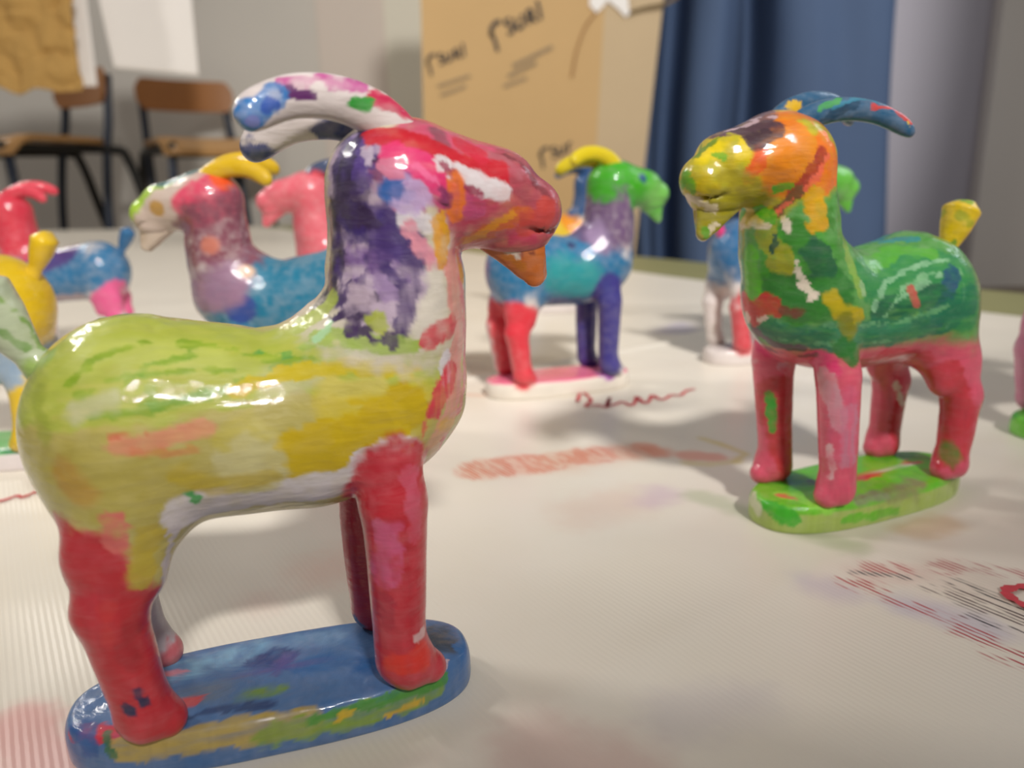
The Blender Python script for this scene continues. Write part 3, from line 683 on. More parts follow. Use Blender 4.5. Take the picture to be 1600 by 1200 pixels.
        ('d0b0b0', 0.0076, [(0.304, -0.086, 0.086), (0.319, -0.074, 0.086)], {'p': ('base',), 'm': 0}),
        ('6a8a3a', 0.0143, [(-0.066, -0.061, 0.089), (0.003, -0.064, 0.089)], {'p': ('base',), 'm': 0, 's': 0.8, 'd': 0.6}),
    ],
    'right': [
        ('4a8a3c', 1.2, [(0, 0, 0.5)], {'m': 0, 'p': ('body',), 'e': 0, 'd': 0.06}),
        ('c8586a', 0.26, [(-0.25, 0, 0.28), (0.22, 0, 0.28)], {'m': 0, 'p': ('body',), 'e': 0.05, 'd': 0.0}),
        ('d0566c', 0.26, [(-0.25, 0, 0.3), (0.22, 0, 0.3)], {'m': 0, 'p': ('body',), 'e': 0.06}),
        ('d8406f', 0.0264, [(0.269, 0.074, 0.495), (0.25, 0.131, 0.479)], {'p': ('body',), 'e': 0.4, 's': 0.6}),
        ('c8404e', 0.0243, [(0.053, 0.117, 0.488), (-0.12, 0.117, 0.46)], {'p': ('body',), 'e': 0.4, 'd': 0.4, 't': 1}),
        ('d08a92', 0.0264, [(0.258, 0.118, 0.452), (0.248, 0.13, 0.401)], {'p': ('body',), 'e': 0.4, 'd': 0.3}),
        ('d05c78', 0.0399, [(0.226, 0.151, 0.404), (0.222, 0.15, 0.261)], {'p': ('body',), 'e': 0.4, 'd': 0.5}),
        ('c03a44', 0.0734, [(-0.157, 0.123, 0.382), (-0.218, 0.111, 0.294), (-0.217, 0.128, 0.2)], {'p': ('body',), 'm': 0, 'e': 0.3, 'd': 0.2}),
        ('cf5a68', 0.0365, [(-0.168, 0.098, 0.349)], {'p': ('body',), 'm': 0, 's': 1}),
        ('b83a3c', 0.0628, [(0.256, -0.058, 0.355), (0.209, -0.059, 0.212), (0.199, -0.07, 0.105)], {'p': ('body',), 'm': 0, 'e': 0.2, 'd': 0.2}),  # red far fore leg, its shade mixed into the colour
        ('b8323a', 0.0444, [(-0.251, -0.061, 0.245), (-0.255, -0.073, 0.112)], {'p': ('body',), 'm': 0, 'e': 0.2}),
        ('3f9a34', 0.0146, [(0.272, -0.072, 0.353), (0.266, -0.072, 0.256)], {'p': ('body',), 'm': 0, 'e': 0.4}),
        ('d8cfc4', 0.0119, [(-0.216, -0.061, 0.331), (-0.243, -0.058, 0.266)], {'p': ('body',), 'm': 0}),
        ('6a7a3a', 0.0261, [(-0.211, 0.124, 0.17), (-0.216, 0.141, 0.155)], {'p': ('body',), 'm': 0, 'e': 0.4, 's': 0.8}),
        ('cf93a0', 0.0215, [(0.249, 0.131, 0.419), (0.234, 0.143, 0.332)], {'p': ('body',), 'm': 0, 'e': 0.5, 'd': 0.5, 't': 2}),
        ('c67a90', 0.0201, [(0.209, 0.156, 0.368), (0.211, 0.152, 0.223)], {'p': ('body',), 'm': 0, 'e': 0.5, 'd': 0.6, 't': 2}),
        ('dcb0b4', 0.0102, [(0.246, 0.125, 0.257), (0.241, 0.127, 0.174)], {'p': ('body',), 'm': 0, 'e': 0.5, 'd': 0.5, 't': 2}),
        ('c8909c', 0.0176, [(0.243, -0.046, 0.44), (0.219, 0.005, 0.451)], {'p': ('body',), 'm': 0, 'e': 0.5, 'd': 0.5}),
        ('8e2a34', 0.0187, [(0.184, -0.075, 0.302), (0.184, -0.077, 0.14)], {'p': ('body',), 'm': 0, 'e': 0.5, 'd': 0.5, 't': 2}),
        ('2f7f48', 0.0774, [(0.096, 0.127, 0.69), (-0.066, 0.127, 0.712), (-0.166, 0.165, 0.675), (-0.183, 0.175, 0.606)], {'p': ('body',), 'e': 0.2, 'd': 0.3, 't': 1}),
        ('57a03a', 0.0271, [(0.078, 0.09, 0.734), (-0.042, 0.066, 0.759), (-0.116, 0.104, 0.749)], {'p': ('body',), 'e': 0.4, 'd': 0.3, 't': 1}),
        ('2a7f80', 0.014, [(-0.052, 0.016, 0.776), (-0.133, 0.05, 0.785)], {'p': ('body',), 'e': 0.4}),
        ('1e4c66', 0.022, [(-0.155, 0.153, 0.7), (-0.12, 0.164, 0.644), (-0.093, 0.16, 0.577)], {'p': ('body',), 'e': 0.4, 'd': 0.2}),
        ('1c5a3c', 0.0401, [(0.096, 0.149, 0.61), (-0.036, 0.155, 0.633), (-0.14, 0.17, 0.609)], {'p': ('body',), 'e': 0.4, 'd': 0.5, 't': 1}),
        ('86b48c', 0.0067, [(0.131, 0.15, 0.629), (0.059, 0.125, 0.687), (-0.053, 0.118, 0.72), (-0.154, 0.133, 0.732)], {'p': ('body',), 'e': 0.5, 'd': 0.4}),
        ('7cae80', 0.005, [(0.096, 0.15, 0.593), (0.017, 0.139, 0.669), (-0.099, 0.139, 0.703)], {'p': ('body',), 'e': 0.5, 'd': 0.4}),
        ('74a878', 0.0051, [(-0.181, 0.151, 0.707), (-0.17, 0.174, 0.624), (-0.129, 0.162, 0.557)], {'p': ('body',), 'e': 0.5, 'd': 0.4}),
        ('86b48c', 0.005, [(0.048, 0.146, 0.638), (-0.069, 0.145, 0.68), (-0.114, 0.147, 0.694)], {'p': ('body',), 'e': 0.5, 'd': 0.4}),
        ('b0584c', 0.0133, [(-0.01, 0.145, 0.659), (-0.015, 0.152, 0.638)], {'p': ('body',), 'e': 0.4}),
        ('1f6c4c', 0.04, [(0.37, 0.046, 0.577), (0.252, 0.131, 0.563), (0.045, 0.148, 0.554), (-0.104, 0.161, 0.576), (-0.195, 0.174, 0.622)], {'p': ('body',), 'e': 0.15, 'd': 0.3, 't': 1}),
        ('2f7a56', 0.0098, [(0.36, 0.069, 0.597), (0.223, 0.145, 0.579), (0.005, 0.153, 0.568)], {'p': ('body',), 'e': 0.4, 'd': 0.3, 't': 1}),
        ('5f9a6a', 0.0049, [(0.366, 0.064, 0.605), (0.26, 0.139, 0.593), (0.05, 0.15, 0.58), (-0.119, 0.166, 0.61)], {'p': ('body',), 'e': 0.4, 'd': 0.4}),
        ('5f9a6a', 0.0041, [(0.348, 0.056, 0.552), (0.249, 0.129, 0.541), (0.037, 0.141, 0.531)], {'p': ('body',), 'e': 0.4, 'd': 0.4}),
        ('56404a', 0.0149, [(0.376, 0.005, 0.562), (0.348, 0.032, 0.533), (0.307, 0.08, 0.526)], {'p': ('body',), 'e': 0.4}),
        ('7c3a4c', 0.0101, [(0.335, -0.007, 0.513), (0.271, 0.087, 0.506)], {'p': ('body',), 'e': 0.4}),
        ('2a6a2c', 0.026, [(0.223, 0.145, 0.538), (0.196, 0.152, 0.503)], {'p': ('body',), 'e': 0.5}),
        ('3f8a2c', 0.0938, [(0.348, 0.101, 0.767), (0.332, 0.105, 0.688)], {'p': ('body',), 'e': 0.3, 'd': 0.15}),
        ('2c6c2c', 0.0632, [(0.354, 0.085, 0.663), (0.265, 0.142, 0.68)], {'p': ('body',), 'e': 0.3, 'd': 0.2}),
        ('55a42c', 0.0244, [(0.396, 0.002, 0.762), (0.392, 0.003, 0.697), (0.392, 0.013, 0.649)], {'p': ('body',), 'e': 0.3}),
        ('8c9234', 0.0314, [(0.382, 0.051, 0.812), (0.37, 0.071, 0.751)], {'p': ('body',), 'e': 0.5, 'd': 0.3}),
        ('35762a', 0.0339, [(0.34, 0.103, 0.828), (0.32, 0.124, 0.768)], {'p': ('body',), 'e': 0.4}),
        ('1f5636', 0.0341, [(0.306, 0.131, 0.775), (0.281, 0.136, 0.743)], {'p': ('body',), 'e': 0.4}),
        ('7fa04a', 0.0143, [(0.191, 0.106, 0.804), (0.187, 0.139, 0.713), (0.176, 0.149, 0.666)], {'p': ('body',), 'e': 0.3}),
        ('8fb080', 0.0064, [(0.168, 0.141, 0.696), (0.164, 0.148, 0.665)], {'p': ('body',)}),
        ('d2c6b6', 0.0189, [(0.395, 0.004, 0.85), (0.384, 0.043, 0.851)], {'p': ('body',), 'e': 0.3}),
        ('d2c6b6', 0.0108, [(0.359, 0.081, 0.851), (0.353, 0.09, 0.828)], {'p': ('body',), 'e': 0.4}),
        ('d2c6b6', 0.0094, [(0.345, 0.104, 0.752), (0.334, 0.107, 0.72)], {'p': ('body',), 'e': 0.3}),
        ('d6c8b8', 0.0141, [(0.326, 0.11, 0.696), (0.309, 0.124, 0.67)], {'p': ('body',), 'e': 0.2}),
        ('1f4a3c', 0.0094, [(0.372, 0.067, 0.813), (0.376, 0.062, 0.781)], {'p': ('body',), 'e': 0.4}),
        ('94962c', 0.0203, [(0.362, 0.083, 0.774), (0.356, 0.092, 0.751)], {'p': ('body',), 'e': 0.4}),
        ('ad9a1e', 0.0206, [(0.266, 0.144, 0.664), (0.249, 0.148, 0.631), (0.188, 0.151, 0.615)], {'p': ('body',), 'e': 0.4, 's': 0.5}),
        ('7a7a1e', 0.0193, [(0.227, 0.148, 0.605), (0.204, 0.148, 0.57)], {'p': ('body',), 'e': 0.5, 's': 0.7}),
        ('b4302f', 0.0276, [(0.391, -0.001, 0.61), (0.384, 0.039, 0.639), (0.372, 0.06, 0.634)], {'p': ('body',), 'e': 0.3}),
        ('6a3a28', 0.0128, [(0.359, 0.079, 0.631), (0.339, 0.102, 0.627)], {'p': ('body',), 's': 0.7}),
        ('d0b8a8', 0.0098, [(0.386, 0.024, 0.6), (0.382, 0.036, 0.605)], {'p': ('body',)}),
        ('b4a024', 0.15, [(0.3, 0, 1.0), (0.42, 0, 0.99), (0.56, 0, 0.93)], {'m': 0, 'p': ('body', 'ear'), 'e': 0.1}),
        ('d07c1e', 0.0626, [(0.356, 0.101, 1.034), (0.376, 0.101, 0.97), (0.318, 0.122, 0.99)], {'p': ('body', 'ear'), 'e': 0.2, 'd': 0.1}),
        ('c4741c', 0.0362, [(0.394, 0.088, 0.949), (0.359, 0.092, 0.933)], {'p': ('body', 'ear'), 'e': 0.4, 's': 0.8}),
        ('d8702a', 0.0304, [(0.264, 0.117, 1.033), (0.228, 0.112, 0.968), (0.269, 0.123, 0.946)], {'p': ('body', 'ear'), 'e': 0.3}),
        ('c9961e', 0.0305, [(0.296, 0.12, 0.902), (0.292, 0.126, 0.85)], {'p': ('body', 'ear'), 'e': 0.3}),
        ('3f7a2c', 0.0109, [(0.192, 0.084, 0.937), (0.26, 0.125, 0.871), (0.254, 0.13, 0.841)], {'p': ('body', 'ear'), 'e': 0.5}),
        ('cf582c', 0.0163, [(0.427, 0.084, 1.014), (0.453, 0.081, 0.964), (0.459, 0.075, 0.95)], {'p': ('body', 'ear'), 'e': 0.4}),
        ('9a3a2a', 0.0151, [(0.282, 0.125, 1.004), (0.315, 0.119, 0.954), (0.344, 0.097, 0.918)], {'p': ('body', 'ear'), 'e': 0.3}),
        ('6a4a2a', 0.0138, [(0.333, 0.106, 0.925), (0.357, 0.079, 0.889), (0.368, 0.064, 0.871)], {'p': ('body', 'ear'), 'e': 0.3}),
        ('d8644a', 0.0061, [(0.26, 0.123, 1.004), (0.298, 0.122, 0.947), (0.37, 0.062, 0.866)], {'p': ('body', 'ear'), 'e': 0.4}),
        ('d6be24', 0.0267, [(0.544, 0.023, 1.002), (0.52, 0.039, 1.016)], {'p': ('body', 'ear'), 'e': 0.4, 's': 0.7}),
        ('d0b820', 0.0207, [(0.451, 0.059, 1.043), (0.476, 0.076, 1.0)], {'p': ('body', 'ear'), 'e': 0.4, 's': 0.6}),
        ('867e20', 0.0304, [(0.53, 0.047, 0.901), (0.414, 0.045, 0.897)], {'p': ('body', 'ear'), 'e': 0.4, 's': 0.9}),
        ('94882a', 0.0209, [(0.52, 0.06, 0.958), (0.438, 0.073, 0.935)], {'p': ('body', 'ear'), 'e': 0.4, 's': 0.9}),
        ('5f9c24', 0.0135, [(0.584, -0.005, 0.96), (0.582, 0.021, 0.938)], {'p': ('body', 'ear'), 'e': 0.5}),
        ('6fa02a', 0.0089, [(0.527, 0.036, 1.009), (0.514, 0.054, 1.001)], {'p': ('body', 'ear'), 'e': 0.5}),
        ('4f9a24', 0.0091, [(0.377, 0.08, 0.926), (0.352, 0.096, 0.933)], {'p': ('body', 'ear'), 'e': 0.5}),
        ('4f9a24', 0.0125, [(0.384, 0.033, 0.873), (0.375, 0.056, 0.858)], {'p': ('body', 'ear'), 'e': 0.5}),
        ('5a7a20', 0.0045, [(0.549, -0.006, 1.003), (0.52, 0.017, 1.031), (0.474, 0.03, 1.055)], {'p': ('body', 'ear'), 'e': 0.4}),
        ('c46a24', 0.09, [(0.26, 0, 1.09), (0.32, 0, 1.08)], {'m': 0, 'p': ('body', 'ear'), 'e': 0.3}),
        ('5a4048', 0.055, [(0.36, 0, 1.075), (0.46, 0, 1.05)], {'m': 0, 'p': ('body', 'ear'), 'e': 0.4}),
        ('463038', 0.0225, [(0.453, 0.006, 1.065), (0.424, 0.049, 1.058), (0.387, 0.051, 1.072), (0.382, 0.066, 1.064), (0.434, 0.071, 1.036)], {'p': ('body', 'ear'), 'e': 0.4}),
        ('3c2830', 0.0134, [(0.439, 0.067, 1.039), (0.402, 0.068, 1.053)], {'p': ('body', 'ear'), 'e': 0.4}),
        ('b49aa0', 0.0061, [(0.476, -0.012, 1.058), (0.388, -0.023, 1.082), (0.35, 0.043, 1.092)], {'p': ('body', 'ear'), 'e': 0.4}),
        ('8e8622', 1.2, [(0, 0, 0.5)], {'m': 0, 'p': ('beard',), 'e': 0, 'd': 0.06}),
        ('ccbfa4', 0.0108, [(0.576, -0.004, 0.911), (0.529, -0.037, 0.884)], {'e': 0.3}),
        ('ccbfa4', 0.0092, [(0.528, 0.022, 0.833), (0.52, 0.027, 0.848)], {'p': ('beard',), 'e': 0.3}),
        ('5f9030', 0.0077, [(0.553, 0.014, 0.849), (0.538, 0.017, 0.818)], {'p': ('beard',), 'e': 0.5}),
        ('1f4c6c', 1.2, [(0, 0, 0.5)], {'m': 0, 'p': ('horn',), 'e': 0, 'd': 0.06}),
        ('163850', 0.0124, [(0.208, 0.061, 1.088), (0.114, 0.071, 1.126)], {'p': ('horn',), 'e': 0.4}),
        ('2f7088', 0.0047, [(0.19, 0.064, 1.117), (0.102, 0.066, 1.135), (0.011, 0.08, 1.116)], {'p': ('horn',), 'e': 0.4, 'm': 0}),
        ('b53a30', 0.0095, [(0.07, 0.08, 1.118), (0.01, 0.086, 1.111), (-0.032, 0.102, 1.08)], {'p': ('horn',), 'e': 0.3}),
        ('c8b03a', 0.0064, [(-0.022, 0.104, 1.078), (-0.025, 0.105, 1.069)], {'p': ('horn',)}),
        ('3f8a4a', 0.0062, [(0.227, 0.06, 1.11), (0.165, 0.06, 1.133)], {'p': ('horn',), 'e': 0.4}),
        ('c9a232', 0.0157, [(0.306, 0.017, 1.109), (0.218, -0.022, 1.12)], {'e': 0.3}),
        ('c9aa1c', 1.2, [(0, 0, 0.5)], {'m': 0, 'p': ('tail',), 'e': 0, 'd': 0.06}),
        ('6a9a34', 0.0128, [(-0.378, 0.011, 0.879), (-0.375, 0.027, 0.874)], {'p': ('tail',), 'e': 0.4}),
        ('9a9a28', 0.0127, [(-0.337, 0.028, 0.84), (-0.357, 0.044, 0.813)], {'p': ('tail',), 'e': 0.5, 's': 0.8}),
        ('5f8a34', 0.0144, [(-0.324, 0.023, 0.759), (-0.27, 0.077, 0.751)], {'e': 0.5}),
        ('9fb45c', 1.2, [(0, 0, 0.5)], {'m': 0, 'p': ('base',), 'e': 0, 'd': 0.06}),
        ('66bb2e', 0.25, [(-0.3, 0, 0.12), (0.3, 0, 0.12)], {'m': 0, 'p': ('base',), 'e': 0.2, 'd': 0.2, 'z': 0.066}),
        ('49a82a', 0.0413, [(0.242, -0.111, 0.085), (0.22, -0.011, 0.09)], {'p': ('base',), 'm': 0, 'e': 0.5, 'd': 0.3}),
        ('8fcf50', 0.0248, [(0.301, 0.024, 0.089), (0.247, 0.112, 0.084)], {'p': ('base',), 'm': 0, 'e': 0.5, 'd': 0.3}),
        ('4cae2c', 0.0369, [(-0.168, -0.082, 0.088), (-0.317, -0.087, 0.082)], {'p': ('base',), 'm': 0, 'e': 0.5, 'd': 0.3}),
        ('cfd2c4', 0.0116, [(0.009, 0.015, 0.09), (-0.091, 0.008, 0.09), (-0.203, 0.005, 0.09)], {'p': ('base',), 'm': 0, 'e': 0.6, 'd': 0.6}),
        ('8a8c5a', 0.0367, [(0.004, 0.133, 0.083), (-0.095, 0.115, 0.087)], {'p': ('base',), 'm': 0, 'e': 0.5, 's': 0.8}),
        ('7d9038', 0.0344, [(-0.207, 0.09, 0.088), (-0.26, 0.114, 0.076)], {'p': ('base',), 'm': 0, 'e': 0.5, 's': 0.8}),
        ('86906a', 0.0215, [(0.14, 0.122, 0.086), (0.059, 0.116, 0.087)], {'p': ('base',), 'm': 0, 'e': 0.5, 's': 0.8}),
        ('c4383a', 0.0171, [(0.029, 0.021, 0.09), (-0.061, 0.01, 0.09)], {'p': ('base',), 'm': 0, 'e': 0.3}),
        ('c4383a', 0.0119, [(-0.218, -0.007, 0.09), (-0.238, 0.004, 0.09)], {'p': ('base',), 'm': 0, 'e': 0.3}),
        ('d8705a', 0.0125, [(0.316, 0.015, 0.089), (0.292, 0.052, 0.088)], {'p': ('base',), 'm': 0, 'e': 0.5, 's': 0.7}),
        ('5a4a68', 0.0112, [(0.162, -0.025, 0.09), (0.162, -0.008, 0.09)], {'p': ('base',), 'm': 0, 'e': 0.3}),
        ('44a830', 0.0228, [(0.371, 0.026, 0.075), (0.334, 0.086, 0.053)], {'p': ('base',), 'm': 0, 'e': 0.5}),
        ('c4c8a4', 0.0163, [(0.364, -0.045, 0.075), (0.377, -0.003, 0.055)], {'p': ('base',), 'm': 0, 'e': 0.4, 's': 0.6}),
        ('6ab436', 0.0125, [(0.194, 0.133, 0.04), (0.007, 0.142, 0.032)], {'p': ('base',), 'm': 0, 'e': 0.5}),
    ],
}
#@PAINT_END

def legs(front, hind, fr=.075, hr=.08, **o):
    L = []
    if front: L.append((front, fr, [(.21, .1, .46), (.205, .1, .13)], dict(e=.15, **o)))
    if hind: L.append((hind, hr, [(-.22, .1, .42), (-.24, .106, .32), (-.215, .106, .13)], dict(e=.15, **o)))
    return L
TRUNK = [(-.20, 0, .62), (.16, 0, .60)]
def trunk(c, r=.225, **o): return (c, r, TRUNK, dict(o, m=0, p=('body',)))
def neck(c, r=.165, top=.93, **o): return (c, r, [(.24, 0, .80), (.25, 0, top)], dict(o, m=0, p=('body',)))
def head(c, r=.135, **o): return (c, r, [(.27, 0, 1.0), (.40, 0, .985), (.53, 0, .93)], dict(o, m=0, p=('body', 'ear')))
def piece(c, parts, **o): return (c, 1.2, [(0, 0, .5)], dict(dict(d=.06), **dict(o, m=0, p=parts, e=0)))

# far goats: plain coats of paint
FAR = dict(
    mid=[trunk('1a6690', d=.3), ('2f8a8c', .09, [(-.05, .15, .6), (.08, .15, .56)], dict(e=.5, s=.8, d=.4)), ('2b3560', .022, [(-.15, .1, .76)], {}), ('2b3560', .022, [(.03, .1, .73)], {}),
         neck('5e4468', .185, d=.5), ('8d7898', .05, [(.15, .1, .8), (.18, .1, .7)], dict(s=.8)), head('3f9c22', d=.3), ('6fae55', .07, [(.5, .05, .95)], dict(s=.9)), ('12486a', .024, [(.40, .085, 1.02)], {}),
         piece('c9b41a', ('horn',)), piece('5da545', ('beard',), d=.3), piece('d8588c', ('tail',))] + legs(0, 'cf3a45') + [('cf3a45', .10, [(-.24, .1, .40), (-.24, .1, .34)], dict(e=.15))]
        + [('352f78', .085, [(.21, .1, .52), (.205, .1, .13)], dict(e=.15)), piece('d6cec2', ('base',)), ('e0718f', .25, [(-.3, 0, .12), (.3, 0, .12)], dict(m=0, p=('base',), e=.1, z=.080)), ('cf3a45', .045, [(-.22, .1, .09)], dict(p=('base',))), ('9a4aa0', .05, [(.22, .09, .09)], dict(p=('base',)))],
    behind=[trunk('23618f', .215, d=.3), neck('23618f', d=.2), head('5fae3e'), piece('5fae3e', ('beard',)), piece('2a5f8a', ('horn',)), piece('d33a78', ('tail',)), ('d8d0c8', .075, [(-.22, .1, .42), (-.24, .106, .32), (-.215, .106, .13)], dict(m=0)),
            ('c4404a', .075, [(-.22, -.1, .40), (-.24, -.106, .32), (-.215, -.106, .13)], dict(m=0)), ('2a5f9a', .06, [(.21, .1, .46), (.205, .1, .13)], {})],
    side=[piece('b9a898', ('beard',)), head('b4a296', d=.2), ('c2455e', .095, [(.24, .06, 1.0), (.30, .09, .98)], dict(d=.4)), ('a07a3a', .03, [(.46, .08, .97)], {}), ('8fb030', .066, [(.36, 0, 1.08), (.46, 0, 1.06), (.58, 0, .97)], dict(m=0)), ('0f4a52', .075, [(.36, 0, 1.10), (.42, 0, 1.075)], dict(m=0)),
          ('d0502a', .045, [(.22, .06, 1.06)], {}), ('2a7a8a', .018, [(.40, .09, .91), (.44, .09, .91)], {}),
          trunk('1f6a86', .215, d=.3), ('2a3f80', .06, [(.18, .14, .60)], {}), neck('74404e', .165, .90, d=.6), ('8a6a80', .09, [(.30, .1, .66), (.22, .12, .68)], dict(s=.5)), ('c9a890', .035, [(.14, .14, .74)], dict(s=.5)), ('b06a5a', .035, [(.27, .12, .83)], dict(s=.6)),
          ('7d566e', .04, [(.35, .05, .90)], {}), piece('c4a018', ('horn',)), piece('1f6a86', ('tail',))] + legs('c9bfb8', 'b5465a'),
    pink=[piece('d0606c', ('body', 'ear', 'beard', 'tail'), d=.35), piece('33405e', ('horn',)), ('cf4a55', .06, [(.235, .04, 1.05)], dict(p=('horn',)))],
    red=[piece('c5bdb8', ('body',)), trunk('1f6590', .2, d=.4), ('4a3a72', .11, [(.0, .06, .74), (.10, .07, .70)], dict(e=.3)), ('a89ba0', .05, [(-.1, .1, .44), (.1, .1, .44)], dict(e=.4)),
         neck('c23848', .165, .98), head('c23848'), piece('cc4050', ('horn', 'ear', 'beard')), piece('1d5a86', ('tail',)), ('d25a88', .11, [(-.27, .1, .47), (-.22, .1, .40), (-.22, .1, .15)], {})],
    yellow=[piece('cdaa14', ('tail',)), piece('c9a81c', ('body',)), ('7f93a6', .12, [(-.18, .1, .48), (-.20, .1, .42)], dict(e=.2)), ('3a9a4a', .022, [(-.25, .15, .56), (-.20, .15, .57), (-.16, .15, .53)], {}), ('cbbf2a', .03, [(-.1, .16, .6)], {}),
            piece('c6bdbb', ('base',)), ('5fb05c', .25, [(-.3, 0, .13), (.3, 0, .13)], dict(m=0, p=('base',), e=.1, d=.4, z=.072)), ('2f7a4a', .02, [(-.3, .11, .09), (-.1, .12, .09)], dict(p=('base',)))],
    far=[trunk('cfb030'), ('d98a30', .08, [(.05, .05, .72), (.12, .1, .68)], {}), neck('244a78', .165, 1.0), head('244a78'), piece('244a78', ('horn', 'ear', 'beard'))],
    edge=[piece('b8708a', ('body',), d=.3), piece('6cbf3a', ('base',), d=.4), ('3f9a30', .05, [(-.33, .05, .09)], dict(p=('base',)))],
)

goat('front', (-.465, 1.31), 16.5, 1.0, .0055, PAINT.get('front', []), 'large goat figurine with lime and yellow body, purple mane and blue base, largest in view')
goat('right', (1.075, 2.235), 204, 1.045, .0055, PAINT.get('right', []), 'goat figurine with yellow and orange head, blue horns, green body and lime base', .10, 1.30, .80)
goat('mid', (.227, 3.65), 18, .98, .011, FAR['mid'], 'goat figurine with bright green head, purple neck, blue body and pink base')
goat('behind', (1.42, 4.25), 20, .98, .011, FAR['behind'], 'blue goat figurine on an unpainted white base, half hidden behind the orange headed goat')
goat('side', (-.83, 2.95), 186, .96, .011, FAR['side'], 'goat figurine with white and pink head, brown purple neck and teal body')
goat('pink', (-.80, 4.35), 190, .97, .011, FAR['pink'], 'pink goat figurine with a dark horn, between the brown necked goat and the purple mane')
goat('red', (-2.50, 4.40), 188, .90, .011, FAR['red'], 'goat figurine with red neck and horn, purple and blue back and blue tail')
goat('yellow', (-2.03, 2.78), 182, .98, .011, FAR['yellow'], 'goat figurine of which only the yellow rump and tail and a green topped base show')
goat('far', (.36, 6.0), 15, .97, .011, FAR['far'], 'distant goat figurine with yellow orange back, showing behind the green headed goat')
goat('edge', (2.31, 2.85), 6, .98, .011, FAR['edge'], 'goat figurine cut off by the picture edge, pink with a lime green base')

# ------------------------------------------------------------------ table and paper
TD = np.array([-.559, .829]); TD /= np.linalg.norm(TD)      # along the long table
TN = np.array([TD[1], -TD[0]])                            # towards its far long side
def T2(a, b, z=0): p = (TD * a + TN * b) * H; return (p[0], p[1], z)
E0 = 5.85                              # paper edge, far long side
E1 = E0 + 1.40                                             # table edge beyond it
A0, A1 = -7.0, 25.5
YEND = 20.3                                               # far end of the table
def aend(b): return (YEND - b * TN[1]) / TD[1]
B0 = E1 - 9.5

def paper_mat():
    m, nt, b = new_mat('ribbed_paper')
    tc = N(nt, 'ShaderNodeTexCoord')
    mp = N(nt, 'ShaderNodeMapping')
    mp.inputs['Rotation'].default_value = (0, 0, -math.atan2(TN[1], TN[0]))
    nt.links.new(tc.outputs['Object'], mp.inputs['Vector'])
    wv = N(nt, 'ShaderNodeTexWave', Scale=2 * math.pi / .0017 / 20, Distortion=.6, Detail=2.)
    wv.inputs['Detail Scale'].default_value = 1.5
    nt.links.new(mp.outputs['Vector'], wv.inputs['Vector'])
    at = N(nt, 'ShaderNodeAttribute', attribute_name='stain')
    ar = N(nt, 'ShaderNodeAttribute', attribute_name='rub')
    nz = N(nt, 'ShaderNodeTexNoise', Scale=35., Detail=4.)
    nt.links.new(tc.outputs['Object'], nz.inputs['Vector'])
    bc = N(nt, 'ShaderNodeMix', data_type='RGBA')
    bc.inputs[6].default_value = lin4('dfd7c8'); bc.inputs[7].default_value = lin4('e4ddd1')
    nt.links.new(nz.outputs['Fac'], bc.inputs[0])
    m1 = N(nt, 'ShaderNodeMix', data_type='RGBA')
    nt.links.new(at.outputs['Alpha'], m1.inputs[0]); nt.links.new(bc.outputs[2], m1.inputs[6]); nt.links.new(at.outputs['Color'], m1.inputs[7])
    # crayon rubbed over the ribs catches on their crests only
    cr = N(nt, 'ShaderNodeMapRange'); cr.inputs[1].default_value = .42; cr.inputs[2].default_value = .7
    nt.links.new(wv.outputs['Fac'], cr.inputs[0])
    n3 = N(nt, 'ShaderNodeTexNoise', Scale=420., Detail=2.)
    m3 = N(nt, 'ShaderNodeMapping'); m3.inputs['Scale'].default_value = (1, .22, 1)
    nt.links.new(mp.outputs['Vector'], m3.inputs['Vector']); nt.links.new(m3.outputs['Vector'], n3.inputs['Vector'])
    c3 = N(nt, 'ShaderNodeMapRange'); c3.inputs[1].default_value = .42; c3.inputs[2].default_value = .52
    nt.links.new(n3.outputs['Fac'], c3.inputs[0])
    mu = N(nt, 'ShaderNodeMath', operation='MULTIPLY'); nt.links.new(cr.outputs[0], mu.inputs[0]); nt.links.new(c3.outputs[0], mu.inputs[1])
    mv = N(nt, 'ShaderNodeMath', operation='MULTIPLY'); nt.links.new(mu.outputs[0], mv.inputs[0]); nt.links.new(ar.outputs['Alpha'], mv.inputs[1])
    m2 = N(nt, 'ShaderNodeMix', data_type='RGBA')
    nt.links.new(mv.outputs[0], m2.inputs[0]); nt.links.new(m1.outputs[2], m2.inputs[6]); nt.links.new(ar.outputs['Color'], m2.inputs[7])
    nt.links.new(m2.outputs[2], b.inputs['Base Color'])
    b.inputs['Roughness'].default_value = .33
    b.inputs['Specular IOR Level'].default_value = .4
    bp = N(nt, 'ShaderNodeBump', Strength=.07, Distance=.0012)
    nt.links.new(wv.outputs['Fac'], bp.inputs['Height'])
    n4 = N(nt, 'ShaderNodeTexNoise', Scale=9., Detail=2.)
    nt.links.new(tc.outputs['Object'], n4.inputs['Vector'])
    b2 = N(nt, 'ShaderNodeBump', Strength=.35, Distance=.008)
    nt.links.new(n4.outputs['Fac'], b2.inputs['Height']); nt.links.new(bp.outputs['Normal'], b2.inputs['Normal'])
    nt.links.new(b2.outputs['Normal'], b.inputs['Normal'])
    return m

